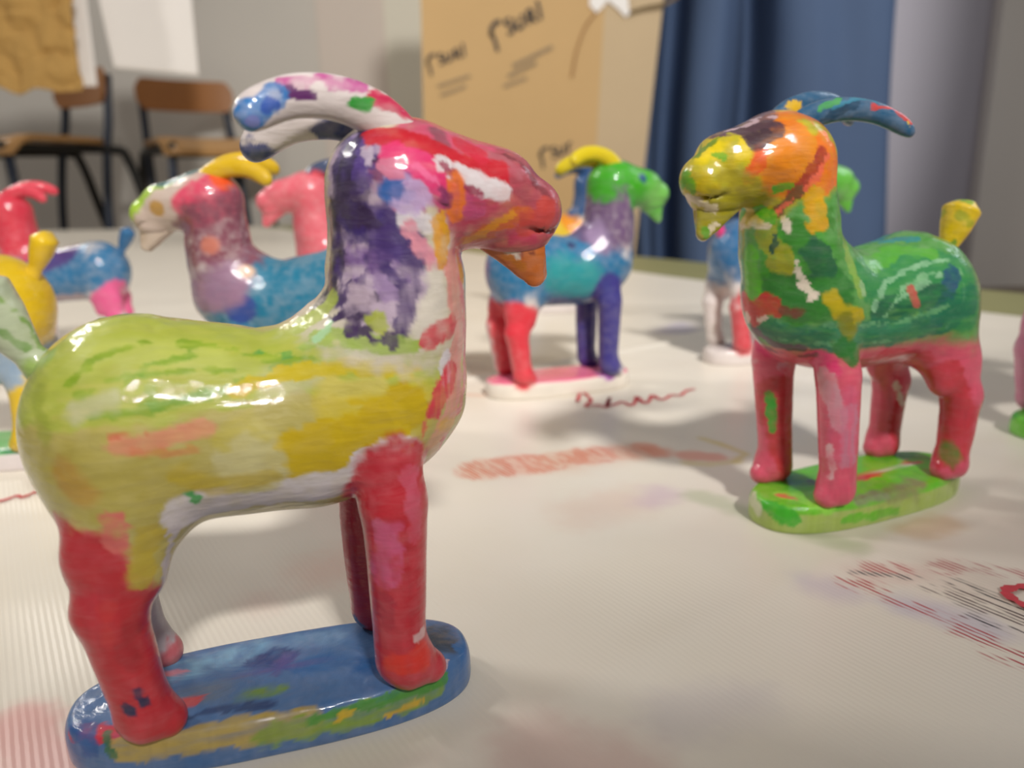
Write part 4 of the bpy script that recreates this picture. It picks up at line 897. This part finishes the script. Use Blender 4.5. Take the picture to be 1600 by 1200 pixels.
# stains: (colour, amount, radius, softness, points in mould units on the table)
STAINS = [   # STAINS2
    ('dca890', .6, .085, .8, [(-.10, 2.58), (.10, 2.64), (.26, 2.69)]),
    ('dca690', .6, .070, 1., [(.27, 2.70), (.40, 2.73), (.52, 2.72)]),
    ('d8b0a8', .3, .05, 1.2, [(.90, 1.77), (1.00, 1.79)]),
    ('c8b4a8', .3, .08, 1.2, [(1.12, 1.76), (1.20, 1.62), (1.26, 1.52)]),
    ('dcb49c', .35, .10, 1.6, [(.22, 2.62), (.40, 2.72)]),
    ('d8b8a8', .40, .10, 1.8, [(.19, 2.21), (.36, 2.28)]),
    ('cbb3c4', .55, .06, 1.6, [(.44, 2.27), (.47, 2.33)]),
    ('dd8468', .6, .040, .9, [(.500, 2.80), (.545, 2.70)]),
    ('dd8a74', .7, .042, .9, [(.650, 2.68), (.735, 2.655)]),
    ('d2bd58', .65, .018, 1.2, [(.740, 2.87), (.81, 2.78), (.86, 2.68), (.80, 2.60)]),
    ('d6c478', .5, .020, 1.4, [(.62, 2.60), (.70, 2.58), (.80, 2.60)]),
    ('a3b088', .5, .045, 1.4, [(.60, 2.30), (.72, 2.16), (.84, 2.02), (.93, 1.92)]),
    ('b0a6c0', .6, .09, 1.6, [(1.05, 5.05), (1.20, 5.30)]),
    ('9f94b0', .5, .035, 1.2, [(1.10, 4.95), (1.28, 5.15)]),
    ('c8a098', .5, .09, 1.6, [(.05, 1.16), (.16, 1.12)]),
    ('c0b8bc', .4, .07, 1.6, [(.30, 1.26), (.45, 1.30)]),
    ('d88c8c', .65, .06, 1.2, [(-.98, 1.28), (-.90, 1.20), (-.84, 1.14)]),
    ('dcb8a8', .5, .10, 1.6, [(-.52, 1.85), (-.40, 1.93)]),
    ('d8bcb0', .4, .06, 1.6, [(-.62, 1.70)]),
    ('c9a878', .5, .05, 1.4, [(1.12, 2.02), (1.26, 2.06)]),
    ('c0b4c4', .5, .05, 1.6, [(.74, 1.74), (.80, 1.70)]),
    ('b4aec8', .5, .05, 1.6, [(.93, 1.63), (1.02, 1.57), (1.06, 1.52)]),
    ('d8a890', .5, .025, 1.6, [(-.30, 3.60), (-.12, 3.55)]),
]
RUBS = [
    ('d06040', 1., .085, .4, [(-.11, 2.58), (.02, 2.62), (.10, 2.63)]),
    ('d06040', .95, .085, .4, [(.10, 2.64), (.20, 2.68), (.27, 2.70)]),
    ('d06040', .6, .06, .7, [(.27, 2.72), (.48, 2.74)]),
    ('b03038', .95, .040, .6, [(.925, 1.80), (1.00, 1.80)]),
    ('b03038', .95, .036, .6, [(.850, 1.73), (.90, 1.71)]),
    ('a53640', .9, .035, .7, [(1.10, 1.80), (1.17, 1.82), (1.24, 1.78)]),
    ('30343c', 1., .014, .5, [(.86, 1.79), (.97, 1.765), (1.03, 1.75)]),
    ('3c3c3c', 1., .030, .6, [(1.10, 1.72), (1.15, 1.63), (1.20, 1.55)]),
    ('20242c', 1., .014, .5, [(1.05, 1.57), (1.12, 1.50), (1.18, 1.45)]),
    ('5a4a48', .9, .035, .6, [(1.04, 1.70), (1.10, 1.62), (1.18, 1.52), (1.24, 1.44)]),
    ('b04048', .9, .022, .6, [(.90, 1.66), (.97, 1.60), (1.00, 1.55)]),
    ('b04048', .9, .028, .6, [(1.00, 1.52), (1.03, 1.49)]),
    ('b04048', .9, .034, .7, [(1.03, 1.43), (1.10, 1.38)]),
    ('b04048', .9, .035, .6, [(1.30, 1.76), (1.36, 1.72)]),
]
def stain_layer(P, items, seed):
    C = np.tile(lin('cfc7b8'), (len(P), 1)); A = np.zeros(len(P))
    P3 = np.concatenate([P, np.zeros((len(P), 1))], 1)
    n = fbm(P3, 9, seed, 3); n2 = fbm(P3, 40, seed + 3, 2)
    for hx, am, r, so, pts in items:
        pts = np.array(pts, float); d = np.full(len(P), 99.)
        if len(pts) == 1: d = np.linalg.norm(P - pts[0], axis=1)
        for a, b in zip(pts, pts[1:]):
            ab = b - a; t = np.clip(((P - a) @ ab) / (ab @ ab), 0, 1)
            d = np.minimum(d, np.linalg.norm(P - a - ab * t[:, None], axis=1))
        d = d + r * (.5 * n + .35 * n2)
        a = np.clip((r - d) / (r * so) + .5, 0, 1); a = a * a * (3 - 2 * a) * am
        C = np.where((a > 0)[:, None], (C * (A * (1 - a))[:, None] + lin(hx)[None] * a[:, None]) / np.maximum(A * (1 - a) + a, 1e-6)[:, None], C)
        A = A + a - A * a
    return C, A

def build_table():
    t = empty('table', T2((A0 + A1) / 2, (B0 + E1) / 2, -.22), math.atan2(TD[1], TD[0]))
    tag(t, 'long low table with an olive green top under the cream paper', 'table')
    M = plain('olive_laminate', '8c8a5c', .45, .06, 30)
    # outline: the far end runs level with the wall, so the top is a trapezium
    mid = np.array([(A0 + A1) / 2, (B0 + E1) / 2])
    out = [(A0, B0), (A0, E1), (aend(E1) + .3, E1), (aend(B0) + .3, B0)]
    loc2 = [((a - mid[0]) * H, -(b - mid[1]) * H) for a, b in out]
    bm = bmesh.new()
    lo_ = [bm.verts.new((x, y, .22 - .026)) for x, y in loc2]; hi_ = [bm.verts.new((x, y, .22 - .001)) for x, y in loc2]
    bm.faces.new(lo_); bm.faces.new(hi_)
    for i in range(4): bm.faces.new((lo_[i], lo_[(i + 1) % 4], hi_[(i + 1) % 4], hi_[i]))
    bmesh.ops.recalc_face_normals(bm, faces=bm.faces[:])
    bmesh.ops.bevel(bm, geom=bm.edges[:], offset=.004, segments=2, affect='EDGES')
    link('tabletop', bm_mesh('tabletop', bm), M, t)
    G = plain('grey_steel', '6a6c70', .4, metal=.6)
    for a_, b_ in ((A0 + .8, B0 + .8), (A0 + .8, E1 - .8), (aend(E1) - .8, E1 - .8), (aend(B0) - 1.2, B0 + .8)):
        if True:
            lx, ly = (a_ - mid[0]) * H, -(b_ - mid[1]) * H
            bm = bmesh.new(); tube_bm(bm, [(lx, ly, 0), (lx, ly, .196)], .02)
            link('leg', bm_mesh('leg', bm, True), G, t)
    # the paper: fine mesh where the crayon marks lie, coarser elsewhere
    def axis(segs):
        out = []
        for a, b, st in segs: out += list(np.arange(a, b - 1e-9, st))
        return np.array(out + [segs[-1][1]])
    ua = axis([(A0, -.2, .12), (-.2, 4.2, .016), (4.2, A1 - .1, .15)])
    wb = axis([(B0 + .2, -.5, .12), (-.5, 3.4, .016), (3.4, E0, .12)])
    U, W = np.meshgrid(ua, wb, indexing='ij')
    edge = E0 + .05 * np.sin(U * .55) + .03 * np.sin(U * 1.7 + 1)
    k = np.clip((W - 4.2) / (E0 - 4.2), 0, 1)
    W = W + k * (edge - E0)
    f4 = np.clip((U - 4.2) / (A1 - .1 - 4.2), 0, 1)
    U = np.where(U > 4.2, 4.2 + f4 * (aend(W) - 4.2), U)
    P = U[..., None] * TD + W[..., None] * TN
    # a lift along the free edge, and two soft folds across the sheet
    z = .0006 + .012 * k ** 6 * (.5 + .5 * np.sin(U * 1.1)) * .2
    z = z + .0012 * np.exp(-((U - 3.35) / .035) ** 2) + .0006 * np.exp(-((U - 1.05) / .05) ** 2)
    V = np.stack([P[..., 0] * H, P[..., 1] * H, z], -1).reshape(-1, 3)
    nu, nw = U.shape
    i = np.arange(nu - 1)[:, None] * nw + np.arange(nw - 1)[None]
    Q = np.stack([i, i + 1, i + nw + 1, i + nw], -1).reshape(-1, 4)[:, ::-1]
    me = mesh_np('table_paper', V, Q)
    for nm, items, sd in (('stain', STAINS, 4), ('rub', RUBS, 9)):
        c, a = stain_layer(V[:, :2] / H, items, sd)
        at = me.color_attributes.new(nm, 'FLOAT_COLOR', 'POINT')
        at.data.foreach_set('color', np.concatenate([c, a[:, None]], 1).astype(np.float32).ravel())
    o = link('table_paper', me, paper_mat())
    tag(o, 'cream ribbed paper sheet with crayon marks spread over the table', 'paper')
    return o
PAPER = build_table()

# crayon writing on the paper
def ribbon(name, pts, w, mat, parent, z=.0014, steps=6):
    K = smooth_path([(p[0], p[1], 0) for p in pts], steps)
    bm = bmesh.new(); prev = None
    for i, p in enumerate(K):
        t = K[min(i + 1, len(K) - 1)] - K[max(i - 1, 0)]; t = t / (np.linalg.norm(t) + 1e-9)
        n = np.array([-t[1], t[0], 0]) * w * (.75 + .35 * math.sin(i * 1.7) * math.cos(i * .6))
        a = bm.verts.new((*((p + n) * H)[:2], z)); b = bm.verts.new((*((p - n) * H)[:2], z))
        if prev: bm.faces.new((prev[0], prev[1], b, a))
        prev = (a, b)
    me = bm_mesh(name, bm)
    return link(name, me, mat, parent)
CRAYON = plain('red_crayon', 'c23a44', .55, .2, 400)

# ------------------------------------------------------------------ camera
TH, ROLL = math.radians(14.8), math.radians(-1.2)
def cam_axes():
    r = Vector((1, 0, 0)); fw = Vector((0, math.cos(TH), -math.sin(TH))); up = r.cross(fw); dn = -up
    R = r * math.cos(ROLL) - dn * math.sin(ROLL)
    D = r * math.sin(ROLL) + dn * math.cos(ROLL)
    return R, -D, -fw
R_, U_, B_ = cam_axes()
cd = bpy.data.cameras.new('camera'); cam = bpy.data.objects.new('camera', cd); COL.objects.link(cam)
cam.matrix_world = Matrix(((R_.x, U_.x, B_.x, 0), (R_.y, U_.y, B_.y, 0), (R_.z, U_.z, B_.z, H), (0, 0, 0, 1)))
cd.sensor_width = 36; cd.lens = 27.0; cd.clip_start = .01
cd.dof.use_dof = True; cd.dof.focus_distance = .188; cd.dof.aperture_fstop = 11.5
SC.camera = cam

#@SETTING
# ------------------------------------------------------------------ crayon marks on the paper
def crayon(name, label, pts, w, mat=None):
    bm_o = ribbon(name, pts, w, mat or CRAYON, None)
    tag(bm_o, label, 'crayon mark')
    return bm_o
crayon('crayon_scribble', 'red looping crayon scribble on the paper before the pink based goat',
       [(0.3, 3.407), (0.335, 3.57), (0.365, 3.427), (0.33, 3.333), (0.385, 3.338), (0.425, 3.313), (0.455, 3.459), (0.43, 3.329), (0.475, 3.353), (0.505, 3.381), (0.535, 3.324), (0.565, 3.385), (0.585, 3.466), (0.6, 3.361), (0.635, 3.405), (0.66, 3.484), (0.685, 3.411), (0.72, 3.438), (0.75, 3.482), (0.79, 3.474), (0.835, 3.55), (0.885, 3.582)], .011)
crayon('crayon_loop', 'thick red crayon loop cut off by the picture edge, among the red rubbings',
       [(1.34, 1.655), (1.28, 1.69), (1.21, 1.685), (1.185, 1.655), (1.20, 1.60), (1.25, 1.56), (1.33, 1.545), (1.40, 1.58)], .017)
crayon('crayon_squiggle', 'short wavy red crayon line on the paper behind the lime goat',
       [(-1.78, 2.33), (-1.70, 2.37), (-1.675, 2.41), (-1.645, 2.40), (-1.625, 2.45), (-1.600, 2.48)], .010)

# ------------------------------------------------------------------ room
FZ = -.22
def slab(name, lo, hi, mat):
    bm = bmesh.new()
    box_bm(bm, [(a + b) / 2 for a, b in zip(lo, hi)], [b - a for a, b in zip(lo, hi)])
    return tag(link(name, bm_mesh(name, bm), mat), kind='structure')
WALL = plain('pale_plaster', 'e2ddd4', .85, .03, 3, .1, 60)
GREYW = plain('grey_plaster', 'c2bec8', .85, .04, 3, .1, 60)
slab('floor', (-3.6, -1.2, FZ - .05), (3.2, 3.6, FZ), plain('floor_vinyl', '8d7c6a', .5, .08, 12))
slab('wall_back', (-3.9, 3.6, FZ), (.25, 3.7, 1.5), WALL)
slab('wall_side', (.25, 2.36, FZ), (.33, 3.7, 1.5), WALL)
slab('wall_right', (.33, 2.36, FZ), (3.2, 2.44, 1.5), GREYW)
slab('trim_1', (1.385, 2.32, FZ), (1.75, 2.36, 1.5), plain('cream_pillar_paint', 'f0e9e0', .8, .03, 4))
slab('trim_2', (-.80, 3.565, FZ), (-.51, 3.6, 1.5), plain('rosy_white', 'ecdfd3', .8, .02, 4))  # rosier strip standing just proud of the back wall
slab('trim_3', (-.51, 3.55, FZ), (.1, 3.6, 1.5), plain('cream_white', 'f6f0de', .8, .02, 4))  # paler cream strip next to it

# ------------------------------------------------------------------ chairs
PLY = plain('beech_plywood', 'a8703c', .35, .12, 9)
PLYS = plain('pale_beech_plywood', 'c99a62', .3, .10, 9)
STEEL = plain('dark_blue_steel', '2c3546', .35, .1, 30)
BLACK = plain('black_steel', '1e1e1c', .45, .1, 30)
def ply_sheet(name, w, d, th, bend, mat, parent, loc, tilt, corner=.05, n=18, lip=0.0):
    """rounded plywood sheet, bent across its width"""
    bm = bmesh.new()
    hw, hd = w / 2, d / 2
    prof = []
    for cx, cy, a0 in ((hw - corner, hd - corner, 0), (-hw + corner, hd - corner, 90), (-hw + corner, -hd + corner, 180), (hw - corner, -hd + corner, 270)):
        for k in range(7):
            a = math.radians(a0 + 15 * k); prof.append((cx + corner * math.cos(a), cy + corner * math.sin(a)))
    # grid clipped to the rounded outline, so the sheet can bend
    xs = np.linspace(-hw, hw, n); rows = []
    def ylim(x):
        e = abs(x) - (hw - corner)
        return hd if e <= 0 else hd - corner + math.sqrt(max(corner ** 2 - e ** 2, 0))
    ts = np.linspace(-1, 1, 9)
    for zoff in (th / 2, -th / 2):
        rows.append([[bm.verts.new((x, t * max(ylim(x), .002), zoff + bend * (x / hw) ** 2 - lip * max(0, (-t - .45) / .55) ** 2)) for t in ts] for x in xs])
    for s in (0, 1):
        g = rows[s]
        for i in range(n - 1):
            for j in range(8): bm.faces.new((g[i][j], g[i + 1][j], g[i + 1][j + 1], g[i][j + 1]) if s == 0 else (g[i][j + 1], g[i + 1][j + 1], g[i + 1][j], g[i][j]))
    a, b = rows
    loop = lambda g: [g[i][0] for i in range(n)] + [g[n - 1][j] for j in range(1, 9)] + [g[i][8] for i in range(n - 2, -1, -1)] + [g[0][j] for j in range(7, 0, -1)]
    la, lb = loop(a), loop(b)
    for i in range(len(la)):
        k = (i + 1) % len(la); bm.faces.new((la[k], la[i], lb[i], lb[k]))
    M = Matrix.Translation(loc) @ Matrix.Rotation(tilt, 4, 'X')
    bmesh.ops.transform(bm, matrix=M, verts=bm.verts[:])
    me = bm_mesh(name, bm, True)
    o = link(name, me, mat, parent)
    md = o.modifiers.new('edge', 'EDGE_SPLIT'); md.split_angle = math.radians(50)
    return o
def chair(loc, yaw, label, s=1.05):
    r = empty('school_chair', loc, yaw, s)
    tag(r, label, 'chair', 'wooden school chairs by the wall')
    # local frame: the sitter looks along -y
    ply_sheet('seat', .38, .37, .018, .006, PLYS, r, (0, -.03, .482), math.radians(-2), .06, lip=.05)
    ply_sheet('backrest', .36, .115, .012, .022, PLY, r, (0, .185, .665), math.radians(84), .035)
    for s in (-1, 1):
        bm = bmesh.new(); tube_bm(bm, smooth_path([(s * .152, .192, .70), (s * .158, .172, .55), (s * .165, .150, .46), (s * .172, .120, .25), (s * .178, .105, 0)], 5), .015)
        link('post', bm_mesh('post', bm, True), STEEL, r)
        bm = bmesh.new(); tube_bm(bm, smooth_path([(s * .165, -.19, .462), (s * .165, -.05, .455), (s * .168, .17, .455), (s * .172, .215, .42), (s * .180, .265, .24), (s * .188, .33, 0)], 6), .016)
        link('side_frame', bm_mesh('side_frame', bm, True), BLACK, r)
        bm = bmesh.new(); tube_bm(bm, [(s * .165, -.16, .455), (s * .175, -.155, .24), (s * .182, -.15, 0)], .015)
        link('leg', bm_mesh('leg', bm, True), STEEL, r)
        for y_, x_ in ((.33, .188), (.105, .178), (-.15, .182)):
            pass
    bm = bmesh.new(); tube_bm(bm, [(-.165, -.17, .445), (.165, -.17, .445)], .022)
    link('crossbar', bm_mesh('crossbar', bm, True), BLACK, r)
    return r
chair((-1.665, 2.86, FZ), math.radians(-37), 'brown wooden school chair on dark tube legs behind the crumpled brown paper')
chair((-1.185, 3.16, FZ), math.radians(38), 'brown wooden school chair below the white hanging sheet, beside another chair')

# ------------------------------------------------------------------ paper hung up to dry
def hung_paper(name, label, cols, top, mat, th=.0012, crumple=0.0, nx=40, nz=40, seed=1):
    """cols: bottom-left, bottom-right, top-right, top-left corners"""
    bl, br, tr, tl = [np.array(c, float) for c in cols]
    U, W = np.meshgrid(np.linspace(0, 1, nx), np.linspace(0, 1, nz), indexing='ij')
    P = (bl * ((1 - U) * (1 - W))[..., None] + br * (U * (1 - W))[..., None] + tr * (U * W)[..., None] + tl * ((1 - U) * W)[..., None]).reshape(-1, 3)
    f = P * np.array([1, .2, 1])
    d = .006 * vnoise(f, 4, seed)
    if crumple:
        n1 = vnoise(f, 16, seed + 2); n2 = vnoise(f * np.array([.7, 1, 1.4]), 30, seed + 3)
        d = d + crumple * (1 - np.abs(n1) * 2) + crumple * .45 * (1 - 2 * np.abs(n2)) + crumple * .4 * vnoise(f, 60, seed + 4)
        P[:, 2] += .010 * vnoise(P, 20, seed + 6) * (1 - W.ravel()); P[:, 0] += .008 * vnoise(P, 18, seed + 8) * U.ravel()
    Fv = P.copy(); Fv[:, 1] += d - th / 2
    Bv = P.copy(); Bv[:, 1] += d + th / 2
    i = np.arange(nx - 1)[:, None] * nz + np.arange(nz - 1)[None]
    Q = np.stack([i, i + nz, i + nz + 1, i + 1], -1).reshape(-1, 4)
    n0 = nx * nz
    ring = [k * nz for k in range(nx)] + [(nx - 1) * nz + j for j in range(1, nz)] + [k * nz + nz - 1 for k in range(nx - 2, -1, -1)] + [j for j in range(nz - 2, 0, -1)]
    E = np.array([(ring[(k + 1) % len(ring)], ring[k], ring[k] + n0, ring[(k + 1) % len(ring)] + n0) for k in range(len(ring))])
    me = mesh_np(name, np.concatenate([Fv, Bv]), np.concatenate([Q, Q[:, ::-1] + n0, E]))
    return tag(link(name, me, mat), label, 'paper')
SHEET = plain('white_paper', 'f4efea', .7, .02, 10)
KRAFT = plain('kraft_paper', 'b08a4c', .9, .12, 14, .3, 90)
hung_paper('hanging_brown_paper', 'crumpled brown kraft paper hanging in the upper left corner',
           [(-1.36, 2.0, .362), (-1.032, 2.0, .352), (-1.025, 2.0, .80), (-1.36, 2.0, .80)], 0, KRAFT, crumple=.009, nx=90, nz=110, seed=3)
hung_paper('hanging_white_paper', 'narrow white paper sheet showing from behind the crumpled brown paper',
           [(-1.30, 2.07, .375), (-1.030, 2.07, .372), (-1.015, 2.07, .80), (-1.30, 2.07, .80)], 0, SHEET, seed=5)
hung_paper('hanging_white_sheet', 'wide white paper sheet hanging above the wooden chair in front of the wall',
           [(-1.065, 2.25, .440), (-.838, 2.25, .415), (-.825, 2.25, .82), (-1.10, 2.25, .82)], 0, SHEET, seed=8)

# ------------------------------------------------------------------ cardboard box
CARD = plain('brown_cardboard', 'caa672', .75, .06, 6, .1, 40)
CARD_LIT = plain('lit_cardboard', 'c8b08c', .75, .05, 6, .1, 40)  # same board as the front; the flap's brighter lighting is put into this colour
INK = plain('grey_black_print', '3c3a3c', .8, .25, 60)
INKP = plain('faint_grey_print', '9a8466', .8, .2, 60)
def build_box():
    r = empty('cardboard_box', (.0724, 1.95, FZ), 0, 1.114)
    tag(r, 'tall brown cardboard box with dark slanted print, standing beside the blue curtain', 'cardboard box')
    zt = 1.05
    def prism(name, quad, y0, y1, mat):
        bm = bmesh.new()
        a = [bm.verts.new((x, y0, z)) for x, z in quad]; b = [bm.verts.new((x, y1, z)) for x, z in quad]
        bm.faces.new(a); bm.faces.new(b[::-1])
        for i in range(4): bm.faces.new((a[i], b[i], b[(i + 1) % 4], a[(i + 1) % 4]))
        return link(name, bm_mesh(name, bm), mat, r)
    # front board, its right-hand flap folded slightly back, sides and rear board
    prism('front_panel', [(-.255, 0), (.110, 0), (.165, zt), (-.228, zt)], -.004, .004, CARD)
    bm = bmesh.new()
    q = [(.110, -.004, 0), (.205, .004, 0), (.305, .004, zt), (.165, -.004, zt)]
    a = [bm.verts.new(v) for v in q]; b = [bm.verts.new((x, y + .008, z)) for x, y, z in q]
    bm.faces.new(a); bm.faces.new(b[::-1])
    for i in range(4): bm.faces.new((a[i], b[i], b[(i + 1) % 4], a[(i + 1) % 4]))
    link('flap', bm_mesh('flap', bm), CARD_LIT, r)
    prism('rear_panel', [(-.255, 0), (.150, 0), (.190, zt), (-.228, zt)], .215, .223, CARD)
    for nm, x0, x1 in (('side_panel', -.255, -.228), ('side_panel', .110, .165)):
        bm = bmesh.new()
        for yy in (0,):
            v = [bm.verts.new(p) for p in ((x0, .005, 0), (x0, .215, 0), (x1, .215, zt), (x1, .005, zt))]
            w2 = [bm.verts.new((p.co.x + .007, p.co.y, p.co.z)) for p in v]
            bm.faces.new(v); bm.faces.new(w2[::-1])
            for i in range(4): bm.faces.new((v[i], w2[i], w2[(i + 1) % 4], v[(i + 1) % 4]))
        link(nm, bm_mesh(nm, bm), CARD, r)
    # print
    def ribs(name, strokes, mat, y=-.0065):
        bm = bmesh.new()
        for w_, pts in strokes:
            K = smooth_path([(p[0], p[1], 0) for p in pts], 5) if len(pts) > 2 else [np.array((p[0], p[1], 0.)) for p in pts]
            prev = None
            for i, p in enumerate(K):
                t = K[min(i + 1, len(K) - 1)] - K[max(i - 1, 0)]; t /= np.linalg.norm(t) + 1e-9
                n = np.array([-t[1], t[0], 0]) * w_
                a_ = bm.verts.new((p[0] + n[0], y, p[1] + n[1])); b_ = bm.verts.new((p[0] - n[0], y, p[1] - n[1]))
                if prev: bm.faces.new((prev[0], prev[1], b_, a_))
                prev = (a_, b_)
        return link(name, bm_mesh(name, bm), mat, r)
    def word(x, z, s, ang, bold=1.):
        """hooked mark followed by slanted letters, as printed on the carton"""
        ca, sa = math.cos(ang), math.sin(ang)
        T = lambda L: [(x + s * (u * ca - v * sa), z + s * (u * sa + v * ca)) for u, v in L]
        glyph = [(.11 * bold, [(0, .25), (.18, .62), (.50, .78), (.72, .74)]), (.09 * bold, [(.05, .45), (.10, .0), (.05, -.55)])]
        let = [[(1.25, .70), (.95, .66), (1.0, .42), (1.22, .30), (1.12, .02), (.85, .05)],
               [(1.45, .62), (1.42, .15), (1.62, .05), (1.80, .20), (1.85, .66)],
               [(2.08, .05), (2.12, .40), (2.18, .66), (2.45, .70)], [(2.45, .66), (2.42, .38), (2.15, .36)], [(2.25, .36), (2.50, .02)],
               [(2.72, .04), (2.80, .40), (2.86, .98)]]
        return [(w_ * s, T(L)) for w_, L in glyph] + [(.080 * s, T(L)) for L in let]
    zz = lambda z: z - FZ - .035
    ribs('printed_word', word(-.090, zz(.405), .040, .36), INK)
    ribs('printed_word', word(-.228, zz(.355), .029, .25), INK)
    ribs('printed_word', word(.008, zz(.162), .030, .22)[:5], INK)
    ribs('printed_mark', [(.006, [(.060, zz(.142)), (.075, zz(.150))])], INK)
    ribs('printed_mark', [(.008, [(.115, zz(.130)), (.135, zz(.140)), (.152, zz(.152))])], INK)
    for w_, p_, q_ in ((.004, (-.05, .355), (.035, .392)), (.004, (-.06, .335), (.0, .362)), (.003, (-.07, .315), (-.02, .332)), (.003, (-.21, .318), (-.14, .338)), (.003, (-.205, .300), (-.15, .318))):
        ribs('fine_print', [(w_, [(p_[0], zz(p_[1])), (q_[0], zz(q_[1]))])], INKP)
    ribs('crease', [(.0025, [(.075, zz(.33)), (.085, zz(.38)), (.105, zz(.43)), (.135, zz(.465))])], plain('creased_board', '9c7244', .8))
    ribs('crease', [(.0035, [(.190, zz(.452)), (.225, zz(.462)), (.27, zz(.470)), (.300, zz(.486))])], plain('dark_crease', '6e5a36', .8))
    # torn white label with a crease running off to the upper right
    bm = bmesh.new()
    out = [(.118, .56), (.112, .470), (.128, .455), (.138, .464), (.150, .478), (.172, .462), (.188, .446), (.196, .452), (.190, .500), (.200, .56)]
    v = [bm.verts.new((x, -.0085, zz(z))) for x, z in out]; v2 = [bm.verts.new((x, -.0062, zz(z))) for x, z in out]
    bm.faces.new(v); bm.faces.new(v2[::-1])
    for i in range(len(v)): bm.faces.new((v[i], v2[i], v2[(i + 1) % len(v)], v[(i + 1) % len(v)]))
    tag(link('torn_label', bm_mesh('torn_label', bm), SHEET, r), 'torn white paper label')
build_box()

# ------------------------------------------------------------------ curtain
def build_curtain():
    ctl = [(.33, .07), (.365, -.01), (.40, .0), (.435, .06), (.462, .05), (.475, -.03), (.53, -.05), (.575, -.02), (.61, .02), (.64, .085), (.672, .085), (.688, -.03), (.75, -.07), (.83, -.075), (.90, -.085), (.955, -.075), (.985, -.02), (1.0, .05)]
    K = np.array(smooth_path([(a, b, 0) for a, b in ctl], 7))
    zs = np.linspace(FZ + .015, 1.0, 26)
    V = []; n = len(K)
    for z in zs:
        t = (z - FZ) / 1.2
        for i, p in enumerate(K):
            V.append((p[0] + .012 * math.sin(z * 5 + p[0] * 9) + (1 - t) * .05 * (p[0] - .4), 2.17 + p[1] * (1.5 + .3 * (1 - t)) + .006 * math.sin(z * 7 + p[0] * 21), z))
    V = np.array(V); B = V.copy(); B[:, 1] += .006
    m = len(zs)
    i = np.arange(m - 1)[:, None] * n + np.arange(n - 1)[None]
    Q = np.stack([i, i + 1, i + n + 1, i + n], -1).reshape(-1, 4)
    ring = list(range(n)) + [k * n + n - 1 for k in range(1, m)] + [(m - 1) * n + k for k in range(n - 2, -1, -1)] + [k * n for k in range(m - 2, 0, -1)]
    E = np.array([(ring[k], ring[k] + n * m, ring[(k + 1) % len(ring)] + n * m, ring[(k + 1) % len(ring)]) for k in range(len(ring))])
    me = mesh_np('curtain', np.concatenate([V, B]), np.concatenate([Q, Q[:, ::-1] + n * m, E]))
    tag(link('curtain', me, plain('blue_curtain_cloth', '4f6486', .8, .06, 8, .15, 300)), 'long blue curtain hanging in deep folds beside the cardboard box', 'curtain')
build_curtain()

# ------------------------------------------------------------------ light
w = bpy.data.worlds.new('World'); SC.world = w; w.use_nodes = True
bg = w.node_tree.nodes['Background']; bg.inputs[0].default_value = (1, .955, .91, 1); bg.inputs[1].default_value = .25
def area(name, loc, target, size, power, color):
    l = bpy.data.lights.new(name, 'AREA'); l.shape = 'RECTANGLE'; l.size, l.size_y = size; l.energy = power; l.color = color
    o = bpy.data.objects.new(name, l); COL.objects.link(o); o.location = loc
    o.rotation_euler = (Vector(target) - Vector(loc)).to_track_quat('-Z', 'Y').to_euler()
    return o
area('ceiling_lamp', (-2.0, 2.3, 1.6), (0, .4, 0), (.36, .14), 12, (1, .95, .87))
area('window_light', (1.7, 1.3, 1.1), (.3, .7, 0), (.5, .7), 4, (.78, .87, 1))
area('ceiling_lamp', (-1.6, .8, 1.5), (0, .4, 0), (.34, .16), 13, (1, .96, .91))
# a ceiling spot behind the photographer; its cone rim is set to imitate the photographer's shadow on the near table
sl = bpy.data.lights.new('ceiling_spot', 'SPOT'); so_ = bpy.data.objects.new('ceiling_spot', sl); COL.objects.link(so_)
so_.location = (.6, -1.3, 1.6); sl.energy = 320; sl.color = (1, .965, .92)
sl.spot_size = math.radians(61.2); sl.spot_blend = .04; sl.shadow_soft_size = .12
so_.rotation_euler = (Vector((-.88, 2.42, .6)) - Vector(so_.location)).to_track_quat('-Z', 'Y').to_euler()
vs = SC.view_settings
SC.display_settings.display_device = 'sRGB'
vs.view_transform = 'Standard'; vs.look = 'None'; vs.gamma = 1; vs.exposure = -.16; vs.use_curve_mapping = False
